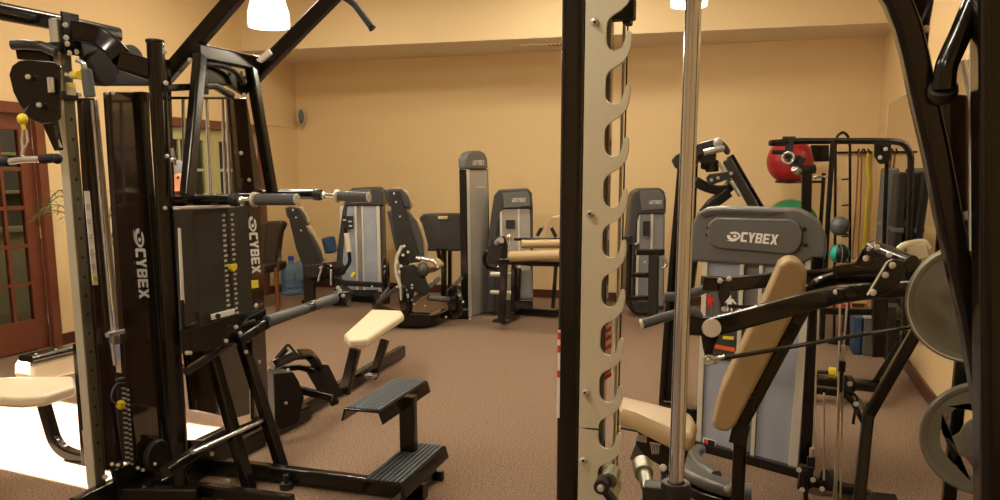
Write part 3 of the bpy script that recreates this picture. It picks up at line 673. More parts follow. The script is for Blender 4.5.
b = B(); b.rt([(pu.x, pu.y+.03, 2.27), (gx, gy, 2.30)], .05, .05); put('top_tie', b, 'black', t)
# ================================================================== press machine with its weight tower
O = onZ(691, 447); O2 = onZ(800, 477)
yawT = math.atan2((O2-O).y, (O2-O).x)
F = Fr(O, yawT)
t = thing('chest_press_machine', 'large chest press with lettered grey tower, tan seat and slanted tan backrest', 'gym machine', F(.3, .1, 0))
def FP_(pts, y): return [F.px(a, b_, y) for a, b_ in pts]
nrm = V((.03, 1, 0))
# cap shell
ol = [(690, 262), (692, 224), (697, 213), (706, 208), (722, 206.5), (784, 208.5), (800, 209), (812, 215), (821, 223), (826.5, 236), (827, 250), (824, 262), (820, 262), (812, 259), (806, 262), (800, 268), (700, 262)]
b = B(); b.poly(FP_(ol, -.02), nrm*.20, .022, 4, center=False); cap = put('tower_cap', b, 'cap', t)
ol = [(716, 217.5), (790, 219), (798, 223), (802.5, 232), (802, 243), (797, 252), (789, 255), (718, 248.5), (710, 244), (706.5, 237), (708, 224)]
b = B(); b.poly(FP_(ol, -.035), nrm*.03, .011, 3, center=False); cp = put('cap_plaque', b, 'cap', cap)
xd_ = (F.px(780, 240.5, -.037)-F.px(727, 236, -.037)).normalized()
logo(cp, F.px(727, 240.5, -.037), F.R@V((1, 0, 0))+V((0, 0, -.02)), V((0, 0, 1)), (F.px(778, 240, -.037)-F.px(727, 240, -.037)).length, .050)
b = B(); b.poly(FP_([(699, 214), (712, 209.8), (784, 211.8), (772, 216), (715, 214.3), (704, 218)], -.028), nrm*.012, .003, center=False); put('cap_recess', b, 'capdark', cap)
bolts(cap, FP_([(708, 228), (707, 235), (804, 229), (805, 245)], -.026), .010, -nrm, m='blackmatte')
# body
def strip(nm, x0t, x1t, x0b, x1b, yt, yb0, yb1, dep, m, y=0., th=.02, lb=None):
    b = B(); b.poly(FP_([(x0t, yt), (x1t, yt), (x1b, yb1), (x0b, yb0)], y), nrm*th, .003, center=False); return put(nm, b, m, t, lb)
strip('side_rail', 703, 708, 696, 701, 250, 441, 442, 0, 'alu', -.005, .10)
strip('side_rail', 806, 814, 788, 797, 256, 467, 470, 0, 'alu', -.005, .10)
strip('center_rail', 740.5, 744.5, 732, 737, 252, 454, 456, 0, 'alu', -.005, .05)
strip('center_rail', 760, 764, 750, 754, 253, 459, 460, 0, 'alu', -.005, .05)
strip('front_panel', 707, 741, 700, 733, 250, 443, 455, 0, 'panel', .01, .012, 'smoky blue grey cover panel')
strip('front_panel', 764, 807, 754, 789, 252, 461, 468, 0, 'panel', .01, .012, 'smoky blue grey cover panel')
strip('stack_cover', 744, 761, 736, 751, 252, 456, 459, 0, 'panelup', .03, .015)
b = B(); b.poly(FP_([(703, 250), (812, 256), (797, 470), (697, 441)], .08), nrm*.16, .01, center=False); put('tower_body', b, 'capdark', t)
b = B(); b.poly(FP_([(688, 440), (800, 470), (800, 480), (688, 449)], -.03), nrm*.4, .008, center=False); put('tower_base', b, 'black', t)
b = B(); b.rt([F.px(695, 256, .06), F.px(681, 360, .06), F.px(678, 447, .06)], .04, .06, up=nrm); put('tower_post', b, 'black', t)
b = B(); b.poly(FP_([(703, 437), (716, 441), (715.5, 447), (702.5, 443)], -.006), nrm*.003, .0, center=False); dc = put('serial_sticker', b, 'white', t)
b = B(); b.poly(FP_([(708, 439.5), (715, 441.5), (714.5, 446), (707.8, 444)], -.008), nrm*.003, 0, center=False); put('sticker_field', b, 'blackmatte', dc)
b = B(); b.poly(FP_([(704, 439), (707.5, 440), (707, 443.5), (703.7, 442.6)], -.008), nrm*.003, 0, center=False); put('sticker_mark', b, 'red', dc)
# instruction placard with figures
b = B(); b.poly(FP_([(704, 287), (737, 289), (737, 362), (704, 358)], .004), nrm*.003, 0, center=False); pcd = put('instruction_placard', b, 'capdark', t)
b = B(); b.poly(FP_([(706, 292), (717, 292), (719, 300), (720, 318), (705, 316)], .001), nrm*.002, 0, center=False); put('figure_field', b, 'cap', pcd)
def figure(cx, cy, s, m, nm):
    b = B()
    for e in ([(-.2, -1), (.2, -1), (.22, -.6), (-.22, -.6)], [(-.45, -.55), (.45, -.55), (.3, .15), (-.3, .15)], [(-.45, -.55), (-.95, .1), (-.8, .2), (-.35, -.2)], [(.45, -.55), (.95, .1), (.8, .2), (.35, -.2)], [(-.28, .15), (0, .15), (-.2, 1.1), (-.42, 1.1)], [(0, .15), (.28, .15), (.42, 1.1), (.2, 1.1)]):
        b.poly(FP_([(cx+a*s, cy+c*s) for a, c in e], -.003), nrm*.002, 0, center=False)
    put(nm, b, m, pcd)
figure(709.5, 301, 6.5, 'red', 'placard_figure'); figure(729.5, 303, 7.5, 'white', 'placard_figure')
b = B(); b.poly(FP_([(723, 336), (734, 336.5), (733.5, 340), (722.5, 339)], -.003), nrm*.002, 0, center=False); put('placard_bar', b, 'yellow', pcd)
b = B(); b.poly(FP_([(714, 344), (735, 348), (734.5, 352), (713.5, 348)], -.003), nrm*.002, 0, center=False); put('placard_bar', b, 'orange', pcd)
# curved moulded foot
def arc(cx, cy, rx, ry, a0, a1, n=14): return [(cx+rx*math.cos(math.radians(a0+(a1-a0)*i/n)), cy-ry*math.sin(math.radians(a0+(a1-a0)*i/n))) for i in range(n+1)]
zf = .10
pth = [onZ(672, 452, zf), onZ(690, 469, zf), onZ(712, 480, zf), onZ(737, 487, zf), onZ(752, 489, zf)]
b = B(); b.rt(spline([p-V((0, 0, .015)) for p in pth]), .11, .06, rad=.025); put('foot_arc', b, 'cap', t)
b = B(); b.rt(spline([p-V((0, 0, .075)) for p in pth]), .12, .05, rad=.01); put('foot_arc_base', b, 'black', t)
pth2 = [onZ(700, 449, zf), onZ(694, 456, zf), onZ(700, 466, zf), onZ(716, 476, zf)]
b = B(); b.rt(spline(pth2), .06, .05, rad=.02); put('foot_brace', b, 'cap', t)
b = B(); b.cyl(onZ(733, 491, .09), onZ(736, 488, .09)+V((0, .02, 0)), .03, seg=22, bev=.004); put('foot_bolt', b, 'chrome', t)
# seat mast and backrest
DM = 3.30
b = B(); b.rt(Ws(DM, (737, 510), (741, 424), (752, 404), (808, 300)), .055, .06, up=(0, 1, 0), bend=.06); put('seat_mast', b, 'black', t)
b = B(); b.rt(Ws(3.27, (737, 444), (742, 424)), .07, .012, up=nrm); put('mast_plate', b, 'blackmatte', t)
b = B()
for i, (x, y) in enumerate(((736, 420), (738, 414), (741, 408), (749, 397), (752, 391))): b.box(W(x, y, 3.24), (.012, .012, .012))
put('adjust_hole', b, 'alu', t)
b = B(); b.box(W(787, 327, 3.28), (.07, .06, .06), Matrix.Rotation(.5, 3, 'Y')); put('pad_bracket', b, 'blackmatte', t)
b = B(); b.box(W(745, 405, 3.28), (.07, .06, .05)); put('pad_bracket', b, 'blackmatte', t)
ol = [(711, 424), (716, 431), (728, 433), (736, 425), (806, 292), (807, 272), (799, 262), (788, 260), (779, 266), (764, 300), (720, 392)]
b = B(); b.poly(Ws(3.2, *ol), (.0, .26, 0), .032, 5, center=False); put('backrest_pad', b, 'beige', t)
# seat: rounded wedge pad
q = [onZ(614, 408, .50), onZ(619, 401, .52), onZ(650, 409, .50), onZ(692, 421, .47), onZ(697, 431, .46), onZ(694, 444, .45), onZ(672, 444, .44), onZ(634, 428, .46), onZ(617, 416, .49)]
b = pad_poly(q, (0, 0, .075), .03, 5); put('seat_pad', b, 'beige', t)
b = B(); b.poly(Ws(3.42, (640, 428), (662, 434), (690, 446), (684, 466), (668, 468), (646, 455), (636, 442)), (.0, .05, 0), .005); sp = put('seat_plate', b, 'blackmatte', t)
b = B()
for i in range(5):
    k_ = i-2
    b.poly(Ws(3.385, (654.6+k_*2.1, 444), (655.5+k_*2.1, 444), (655.6+k_*1.5, 454), (654.9+k_*1.5, 454)), (0, .002, 0), 0)
b.poly(Ws(3.385, (649.5, 442), (661, 443.5), (661, 445), (649.5, 443.5)), (0, .002, 0), 0)
put('angle_scale', b, 'white', sp)
b = B(); b.poly(Ws(3.39, (637, 434), (647, 436), (646.5, 443), (637, 441)), (0, .003, 0), .001); put('seat_sticker', b, 'label', sp)
b = B(); b.poly(Ws(3.45, (636, 442), (650, 446), (643, 462), (630, 458)), (0, .06, 0), .008); put('seat_gusset', b, 'cap', t)
b = B(); b.cyl(W(621, 428, 3.4), W(641, 432, 3.4), .005); put('release_rod', b, 'blackmatte', t)
b = B(); b.poly(Ws(3.4, (614, 430), (617.5, 425), (620.5, 427), (618, 431.5)), (0, .02, 0), .004); put('release_knob', b, 'yellow', t)
bolts(t, Ws(3.38, (663, 467), (650, 463), (727, 489)), .014)
b = B(); b.cyl(W(668, 470, 3.5), onZ(672, 520, 0), .035); put('seat_post', b, 'black', t)
# pressing arms
dn, df = 2.85, 3.55
b = B(); b.rt([W(688, 325, dn), W(712, 326.5, dn), W(735, 321, dn), W(800, 303.5, dn), W(835, 295, dn+.12), W(860, 291.5, dn+.25), W(925, 288, dn+.5)], .05, .068, up=(0, 0, 1)); put('press_arm', b, 'black', t)
b = B(); b.cyl(W(711, 328.5, dn-.03), W(712, 328, dn-.05), .033, seg=28, bev=.004); put('arm_cap', b, 'alu', t)
b = B(); b.tube(Ws(dn, (642, 324), (660, 318.5), (676, 314), (688, 311), (697, 313), (700, 322)), .0175, bend=.05); put('press_grip', b, 'grip', t)
b = B(); b.cyl(W(640.6, 324.6, dn), W(643, 323.8, dn), .019, bev=.003); put('grip_end', b, 'alu', t)
b = B(); b.poly(Ws(dn+.02, (701, 335), (720, 335), (714, 348), (712, 360), (706, 360), (703, 348)), (0, .02, 0), .004); put('arm_bracket', b, 'black', t)
b = B(); b.ball(W(708.5, 360, dn), .013); b.cyl(W(708, 360, dn), W(724, 357.5, dn), .008); b.cyl(W(716, 356, dn), W(716, 364, dn), .006); b.torus(W(709, 360, dn-.01), (0, 1, 0), .016, .005, 20); put('ball_joint', b, 'chrome', t)
b = B(); b.tube([W(722, 358.5, dn), W(790, 347, dn+.15), W(860, 335, dn+.3), W(922, 325.5, dn+.45)], .0085); put('link_rod', b, 'black', t)
b = B(); b.rt(Ws(df, (702, 283), (730, 284), (780, 279), (838, 275), (870, 272)), .05, .062); put('press_arm', b, 'black', t)
b = B(); b.tube(Ws(df, (664, 297), (680, 296.5), (698, 291.5), (708, 287), (714, 283)), .021, bend=.06); put('press_grip', b, 'grip', t)
b = B(); b.poly(Ws(df-.03, (719, 280), (731, 280), (730, 296), (725, 302), (726, 310), (722, 310), (719, 296)), (0, .02, 0), .004); put('arm_bracket', b, 'black', t)
bolts(t, Ws(df-.06, (720, 281), (729, 279), (724, 309)), .012)
b = B(); b.tube(Ws(df, (728, 306), (745, 307), (775, 305)), .008); put('link_rod', b, 'black', t)
# rear linkage cluster
b = B(); b.rt(spline(Ws(3.3, (806, 300), (818, 285), (832, 279), (850, 277), (880, 277))), .055, .05); put('rocker_arm', b, 'black', t)
b = B(); b.rt(Ws(3.2, (835, 272), (870, 266), (905, 262)), .04, .05); put('rocker_arm', b, 'black', t)
b = B(); b.poly(Ws(2.72, (867, 296), (887, 262), (893, 259), (901, 260), (905, 268), (904, 275), (895, 290), (878, 297)), (0, .02, 0), .004); lp = put('linkage_plate', b, 'black', t)
b = B(); b.rt(Ws(2.71, (867.5, 295), (887, 262), (892, 259.5)), .006, .006); put('plate_edge', b, 'cable', lp)
bolts(t, Ws(2.69, (892.5, 265.5), (885.5, 275), (873, 292.5)), .0115)
b = B(); b.poly(Ws(3.0, (854, 266), (862, 250), (868, 244), (876, 244), (882, 252), (874, 262), (864, 268)), (0, .02, 0), .005); put('linkage_plate', b, 'black', t)
bolts(t, Ws(2.97, (866, 258.5)), .012)
b = B(); b.cyl(W(871, 248, 2.95), W(912, 264, 2.75), .030, seg=22, bev=.004); put('cross_shaft', b, 'black', t)
b = B(); b.cyl(W(870, 246, 2.93), W(874, 248.5, 2.92), .022, bev=.003); put('shaft_cap', b, 'chrome', t)
b = B(); b.tube(spline(Ws(2.95, (899, 250), (904, 246), (914, 243.5), (923, 243), (928, 249))), .014); b.box(W(917, 252, 2.95), (.06, .05, .05), Matrix.Rotation(-.3, 3, 'Y')); put('pulley_cover', b, 'steel', t)
bolts(t, Ws(2.8, (836, 292), (900, 275), (895, 274), (877, 247), (889, 255)), .010)
b = B(); b.torus(W(852, 292, 2.78), (0, 1, 0), .018, .005, 20); b.cyl(W(840, 289, 2.8), W(840, 296, 2.8), .016); put('pivot_ring', b, 'black', t)
# rear leg and rear column with cables
b = B(); b.rt([W(922, 322, 3.45), W(868, 416, 3.5), onZ(857, 520, .0)], .05, .05, up=nrm, bend=.08); put('rear_leg', b, 'black', t)
b = B(); b.box(onZ(862, 498, .02)+V((.05, 0, 0)), (.2, .12, .03)); put('rear_foot', b, 'black', t)
p0 = onZ(803, 488); pt = W(818, 300, 3.75)
b = B(); b.rt([p0, V((p0.x, p0.y, 1.12))], .055, .06, up=nrm); put('rear_column', b, 'black', t)
b = B(); b.rt([W(812, 389, 3.72), W(845, 393, 3.65), W(856, 402, 3.62), W(866, 421, 3.5)], .045, .035); put('column_brace', b, 'black', t)
b = B(); b.rt([W(806, 480, 3.7), W(862, 492, 3.62), W(878, 500, 3.6)], .05, .045); put('base_brace', b, 'black', t)
for a, c in (((819, 300), (813, 455)), ((824, 393), (824, 480)), ((840, 300), (836, 505)), ((847.5, 300), (843, 352)), ((843, 355), (833, 505)), ((843, 375), (840, 510))):
    b = B(); b.cyl(W(*a, 3.62), W(*c, 3.62), .0045, seg=8); put('lift_cable', b, 'cable', t)
b = B(); b.cyl(W(843.6, 345, 3.62), W(842.4, 362, 3.62), .010); b.cyl(W(812, 448, 3.6), W(811.5, 460, 3.6), .010); put('cable_sleeve', b, 'cable', t)
b = B(); b.box(W(842, 366, 3.62), (.03, .03, .05)); b.cyl(W(842, 368, 3.62), W(841, 392, 3.62), .008); put('cable_clamp', b, 'blackmatte', t)
b = B(); b.box(W(811, 463, 3.6), (.035, .03, .06)); put('cable_clamp', b, 'blackmatte', t)
b = B(); b.box(W(806, 476, 3.6), (.06, .05, .10)); b.cyl(W(804, 470, 3.57), W(806, 500, 3.57), .012); put('lower_block', b, 'blackmatte', t)
bolts(t, Ws(3.55, (799, 470), (813, 480), (822, 489), (802, 490), (850, 384), (856, 404)), .012)
b = B(); b.lathe(W(845, 385, 3.66), (1, .6, 0), [(0, 0), (.045, 0), (.04, .012), (.045, .024), (0, .024)], 22); put('lower_pulley', b, 'blackmatte', t)
b = B(); b.lathe(W(826, 480, 3.66), (1, .6, 0), [(0, 0), (.05, 0), (.044, .014), (.05, .028), (0, .028)], 22); put('lower_pulley', b, 'blackmatte', t)
b = B(); b.tube(Ws(3.6, (852, 392), (858, 398), (856, 405), (853, 424)), .007, bend=.02); put('hose', b, 'blackmatte', t)

# ================================================================== storage frame at right edge
DR = 1.75
t = thing('plate_storage_frame', 'black slanted steel frame with gusset plate at the right edge', 'gym frame', (W(985, 250, DR).x, W(985, 250, DR).y, 0))
b = B(); b.rt(Ws(DR, (878, -30), (896, 0), (906, 25), (914, 55), (923, 98), (935, 150), (949, 222), (970, 312), (986, 405), (1004, 505)), .05, .060, up=(0, 1, 0), rad=.012); br = put('slanted_brace', b, 'black', t)
b = B(); b.poly(Ws(DR+.03, (890, -10), (936, -10), (930, 22), (928, 45), (930, 92), (967, 95), (974, 125), (981, 165), (986, 245), (1006, 300), (1010, 460), (985, 360), (950, 210), (915, 60)), (0, .012, 0), .003); put('gusset_plate', b, 'shroud', t)
b = B(); b.tube(spline(Ws(DR-.06, (990, -30), (975, 0), (961, 33), (951, 55), (946, 69), (944, 90))), .0215, seg=20); put('round_brace', b, 'black', t)
b = B(); b.cyl(W(943, 86, DR-.06), W(943, 97, DR-.04), .028, seg=20, bev=.008); put('brace_socket', b, 'blackmatte', t)
pv = W(1000, 250, 1.65)
b = B(); b.rt([W(1002, -60, 1.65), W(1002, 620, 1.65)], .097, .10, up=(0, 1, 0), rad=.02); put('upright', b, 'black', t)
b = B(); b.rt([W(974, -20, 1.72), W(972, 250, 1.72)], .013, .02, up=(0, 1, 0)); put('upright_highlight', b, 'alu', t)  # bright strip modelled in place of the upright's edge reflection
b = B(); b.cyl(W(963, 60, 2.2), W(975, 120, 2.2), .008); put('chrome_rod', b, 'chrome', t)
bolts(t, Ws(DR-.01, (921, 47), (926, 29), (911, 29)), .008)
bolts(t, Ws(DR-.01, (967, 215.5), (996, 375)), .011)
b = B(); b.cyl(W(921, 50, DR-.02), W(923, 42, DR-.02), .004); put('safety_pin', b, 'chrome', t)
p = W(972, 305, 3.05); b = B(); b.rt([(p.x+.02, p.y-1.3, p.z), (p.x+.02, p.y+.2, p.z)], .05, .05); put('storage_rail', b, 'black', t)
b = B(); q = W(985, 440, 3.05); b.rt([(q.x+.02, q.y-1.0, q.z), (q.x+.02, q.y+.15, q.z)], .045, .045); put('storage_rail', b, 'black', t)
b = B(); b.rt([(p.x+.02, p.y+.17, 0), (p.x+.02, p.y+.17, p.z+.05)], .05, .05, up=(0, 1, 0)); put('rear_post', b, 'black', t)
b = B(); b.rt([(pv.x+.012, pv.y, .04), (p.x+.02, p.y+.17, .04)], .06, .06); put('base_rail', b, 'black', t)
# weight plates
def plate_ring(nm, label, c, R, yaw, solid):
    t = thing(nm, label, 'weight plate', c, None)
    ax = Matrix.Rotation(yaw, 3, 'Z')@V((0, -1, 0)); rt_ = Matrix.Rotation(yaw, 3, 'Z')@V((1, 0, 0))
    ri = .86 if solid else .68
    b = B(); b.lathe(c, ax, [(R*ri, -.012), (R*.97, -.018), (R, -.010), (R, .010), (R*.97, .018), (R*.90, .016), (R*.87, .010), (R*ri, .008), (R*ri, -.012)], 56); put('rim', b, 'plate', t)
    if solid:
        b = B(); b.lathe(c, ax, [(.026, -.010), (R*.87, -.010), (R*.87, .008), (R*.40, .008), (R*.36, .014), (.026, .014), (.026, -.010)], 56); put('plate_face', b, 'plate', t)
        b = B(); b.torus(c+ax*.016, ax, R*.955, .0035, 56); put('rim_bead', b, 'alu', t)
    else:
        b = B(); b.lathe(c, ax, [(.026, -.012), (R*.38, -.012), (R*.38, .010), (R*.24, .016), (.045, .02), (.026, .02), (.026, -.012)], 40); put('hub', b, 'plate', t)
        W_ = [(.34, .80), (.40, .56), (.46, .42), (.52, .36), (.57, .36), (.62, .44), (.66, .60), (.72, .85)]
        for k in range(3):
            a = math.radians(205+120*k)
            ring = [(r_*R, a-w) for r_, w in W_]+[(r_*R, a+w) for r_, w in W_[::-1]]
            b = B(); b.poly([c+rt_*(r_*math.cos(q))+V((0, 0, r_*math.sin(q)))+ax*.0 for r_, q in ring], ax*.020, .004, 2); put('spoke', b, 'plate', t)
plate_ring('weight_plate', 'upper solid dark grey weight plate overlapping the slanted frame at right', W(973, 303, 3.05), .232, -.15, True)
plate_ring('weight_plate', 'lower spoked weight plate with openings near the bottom right corner', W(985, 439, 3.05), .228, -.15, False)

# ================================================================== rear cable crossover frame
t = thing('functional_trainer', 'black tube framed cable trainer with round shouldered top behind the lettered tower', 'gym machine', onZ(880, 352))
DB = 6.2
b = B(); b.tube(Ws(DB, (771, 143), (800, 141), (890, 141), (905, 143), (911, 156), (909, 240), (905, 340)), .024, bend=.16, seg=14); put('top_frame', b, 'black', t)
b = B(); b.cyl(W(769, 143, DB), W(785, 143.5, DB), .020, bev=.004); put('end_grip', b, 'rubber', t)
b = B(); b.cyl(W(772, 152, DB), W(786, 152.5, DB), .016, bev=.004); put('end_grip', b, 'rubber', t)
b = B(); b.rt(Ws(DB, (807, 168), (805, 260), (800, 350)), .075, .06, up=(0, 1, 0)); put('left_column', b, 'black', t)
b = B(); b.rt(Ws(DB-.15, (833, 141), (828, 215), (822, 340)), .035, .04, up=(0, 1, 0)); put('middle_post', b, 'black', t)
b = B(); b.rt(Ws(DB+.1, (887, 150), (884, 240), (880, 350)), .03, .03, up=(0, 1, 0)); put('rear_post', b, 'black', t)
b = B(); b.poly(Ws(DB, (810, 145), (829, 145), (829, 161.5), (814, 162)), (0, .04, 0), .008); put('header_plate', b, 'black', t)
b = B(); b.poly(Ws(DB, (874, 142), (891, 142), (891, 158), (887, 164), (879, 164), (874, 157)), (0, .05, 0), .01); put('pulley_housing', b, 'black', t)
bolts(t, Ws(DB-.05, (885.5, 149), (880, 157.5), (844, 370)), .016)
b = B(); b.box(W(789, 148, DB), (.06, .05, .16)); b.cyl(W(783, 139, DB), W(795, 139, DB), .02); b.cyl(W(789, 160, DB), W(795, 158, DB), .05, .04); b.box(W(799, 162, DB), (.07, .06, .09), Matrix.Rotation(.5, 3, 'Y')); b.cyl(W(800, 170, DB), W(815, 169, DB), .035, bev=.005); put('swivel_head', b, 'blackmatte', t)
b = B(); b.cyl(W(794, 168, DB-.05), W(799, 172, DB-.03), .028, bev=.006); b.torus(W(788, 158, DB-.05), (0, 1, 0), .04, .010, 20); b.cyl(W(808, 138, DB), W(812, 139, DB), .012); put('swivel_pin', b, 'chrome', t)
b = B(); b.tube(Ws(DB-.05, (816, 177), (822, 176.5), (831, 177)), .007); b.ball(W(816, 177, DB-.05), .016); put('pop_pin', b, 'chrome', t)
b = B(); b.rt([W(800, 379, 5.3), W(882, 387, 5.2)], .12, .06, up=(0, 0, 1)); put('base_beam', b, 'black', t)
b = B(); b.rt([W(800, 310, DB-.2), W(888, 312, DB-.4)], .07, .05); put('lower_beam', b, 'black', t)
b = B(); b.rt(Ws(5.6, (880, 296), (879, 356)), .10, .08, up=(0, 1, 0)); put('lower_column', b, 'black', t)
b = B(); b.rt([W(904, 338, DB), W(876, 384, 5.2)], .05, .06); put('base_side', b, 'black', t)

# ================================================================== ball stand with balls, bands
DQ = 7.1
bx = onZ(842, 342)
t = thing('ball_rack', 'tall thin black wire rack holding two small medicine balls', 'rack', bx)
b = B(); b.tube(Ws(DQ, (834, 344), (835, 240), (835.5, 146), (837, 136), (843, 131.5), (848, 136), (850, 146), (850, 240), (848, 344)), .012, bend=.05); put('wire_loop', b, 'black', t)
b = B()
for y in (179, 205, 236, 283, 305): b.tube([W(849, y, DQ), W(842, y+.6, DQ-.1)], .007)
put('prong', b, 'blackmatte', t)
for y in (234, 261.5): b = B(); b.torus(W(841, y, DQ-.08), (0, 0, 1), .06, .006, 24); put('ball_cradle', b, 'blackmatte', t)
b = B(); b.rt([onZ(828, 342, .02), onZ(856, 344, .02)], .05, .03); b.rt([onZ(842, 338, .02), onZ(842, 350, .02)], .05, .03); put('rack_base', b, 'black', t)
c = W(839.5, 226, DQ-.1)
t = thing('medicine_ball', 'plain grey medicine ball on the thin wire rack, upper of two', 'ball', c-V((0, 0, .083)))
b = B(); b.ball(c, .083, u=28, v=20); put('ball_skin', b, 'ballgrey', t); b = B(); b.torus(c, (.2, 0, 1), .0825, .0022, 36); put('seam', b, 'blackmatte', t)
c = W(839.5, 253.5, DQ-.1)
t = thing('medicine_ball', 'black and teal striped medicine ball on the thin wire rack', 'ball', c-V((0, 0, .083)))
b = B(); b.ball(c, .083, u=28, v=20); o = put('ball_skin', b, ['blackmatte', 'teal'], t)
for p in o.data.polygons:
    a = math.degrees(math.atan2(p.center.x-(c-ORG[o.name]).x, -(p.center.y-(c-ORG[o.name]).y)))
    p.material_index = 1 if (-78 < a < -28 or 52 < a < 100) else 0
b = B(); b.torus(c, (1, .2, .05), .0835, .002, 36); put('seam', b, 'white', t)
# wall hooks with bands
ch = onY(855, 152, YB-.06)
t = thing('wall_hook_rail', 'black hook rail on the back wall that holds the exercise bands', 'hook rail', ch)
b = B(); b.rt([onY(836, 152.5, YB-.03), onY(872, 152, YB-.03)], .03, .02); put('rail', b, 'black', t)
for x in (857, 861, 866, 870):
    b = B(); b.tube([onY(x, 153, YB-.04), onY(x, 153, YB-.10), onY(x+(2 if x % 2 else -2), 149, YB-.13)], .009, bend=.01); put('hook', b, 'black', t)
for nm, lb, m, pts, r in (('resistance_band', 'long yellow exercise band hanging from the hook rail', 'bandyellow', [(868, 152), (867, 170), (868, 185), (866, 205), (865, 225), (863, 250)], .016),
                      ('resistance_band', 'left thin brown exercise tube hanging from the hook rail', 'bandbrown', [(858, 152), (857, 180), (855, 215), (852, 255)], .009),
                      ('resistance_band', 'right thin brown exercise tube hanging beside the yellow band', 'bandbrown', [(861.5, 152), (861, 180), (860, 215), (858, 255)], .009)):
    b = B(); b.tube(spline([onY(x, y, YB-.09) for x, y in pts]+[onY(pts[-1][0]+3, pts[-1][1]+2, YB-.09)]+[onY(x+(1.5 if r > .01 else .6), y, YB-.07) for x, y in pts[::-1]]), r*.6, seg=8)
    single(nm, lb, 'exercise band', b, m, None)
# exercise balls on stand
DE = 8.3
t = thing('ball_stand', 'slim black stand behind the lettered tower carrying the big exercise balls', 'rack', onZ(800, 318))
pb = W(790, 161, DE); pg = W(790, 226, DE)
b = B(); b.tube([V((pb.x+.33, pb.y+.1, 0)), V((pb.x+.33, pb.y+.1, 1.5))], .02); put('stand_post', b, 'black', t)
for p, R in ((pb, .24), (pg, .27)):
    b = B(); b.torus((p.x, p.y, p.z-R*.86), (0, 0, 1), R*.52, .012, 30); b.cyl((p.x+R*.5, p.y, p.z-R*.86), (pb.x+.33, pb.y+.1, p.z-R*.86), .012); put('support_ring', b, 'black', t)
b = B(); b.rt([(pb.x-.2, pb.y+.1, .02), (pb.x+.35, pb.y+.1, .02)], .05, .04); put('stand_base', b, 'black', t)
def gball(c, R, m, lb):
    t = thing('exercise_ball', lb, 'ball', c-V((0, 0, R)))
    b = B(); b.lathe(c, (0, 0, 1), [(R*math.cos(math.radians(a))*(1+.004*math.cos(math.radians(a*12))), R*math.sin(math.radians(a))) for a in range(-90, 91, 3)], 48); put('ball_skin', b, m, t)
    b = B(); b.cyl(c+V((-.02, -R-.002, 0)), c+V((-.02, -R*.97, 0)), .014); put('valve_plug', b, m, t)
gball(pb, .225, 'redball', 'big shiny red exercise ball beside the upper trainer frame')
gball(pg, .27, 'greenball', 'big green exercise ball just showing above the lettered grey tower')
# upright mats by the right wall
mats = [(885.5, 168, 'matgrey', 6.9, .11, 'dark grey standing gym mat by the right wall, left of the black one'),
        (896, 172, 'blackmatte', 6.5, .07, 'black standing gym mat by the right wall, beside the grey one'),
        ]
for x0, yt, m, d, w, lb in mats:
    p0 = W(x0, 250, d); zt = W(x0, yt, d).z
    t = thing('folded_mat', lb, 'gym mat', (p0.x, p0.y, 0))
    b = B(); b.box((p0.x, p0.y+.1, zt/2), (w, .30, zt), None, .02, 4); put('mat_body', b, m, t)
    for zz in (zt*.3, zt*.7): b = B(); b.box((p0.x, p0.y+.1, zz), (w+.006, .306, .035), None, .004); put('strap', b, 'cap', t)
# small equipment on the floor under the trainer
c = onZ(832, 335, 0); 
t = thing('aerobic_step', 'orange red topped low step on the floor beyond the lift cables', 'step', c)
zt = .28
b = B(); b.box(c+V((0, .05, zt)), (.30, .34, .05), bev=.012); put('step_top', b, 'orange', t)
for sx in (-1, 1):
    for sy in (-1, 1): b = B(); b.box(c+V((sx*.12, .05+sy*.13, zt/2-.012)), (.04, .04, zt-.025), bev=.006); put('leg', b, 'blackmatte', t)
c = onZ(868, 356, 0)
t = thing('storage_crate', 'grey and blue crate on the floor under the black trainer frame', 'crate', c)
b = B(); b.box(c+V((.1, .15, .16)), (.30, .30, .32), bev=.015); put('crate_body', b, 'cap', t)
b = B(); b.box(c+V((-.09, .15, .16)), (.06, .29, .31), bev=.01); put('crate_side', b, 'blue', t)
b = B(); b.box(c+V((.1, .15, .33)), (.32, .32, .03), bev=.008); put('crate_lid', b, 'speaker', t)
c = W(820, 378, 5.0)
t = thing('dumbbell', 'small black dumbbell with yellow ends on the black base beam', 'dumbbell', W(822, 376, 5.25))
c = W(821, 372, 5.27)
b = B(); b.cyl(c+V((-.05, 0, 0)), c+V((.05, 0, 0)), .014); put('handle', b, 'blackmatte', t)
for s_ in (-1, 1):
    b = B(); b.cyl(c+V((s_*.045, 0, 0)), c+V((s_*.09, 0, 0)), .038, seg=8, bev=.006); put('head', b, 'yellow' if s_ > 0 else 'blackmatte', t)
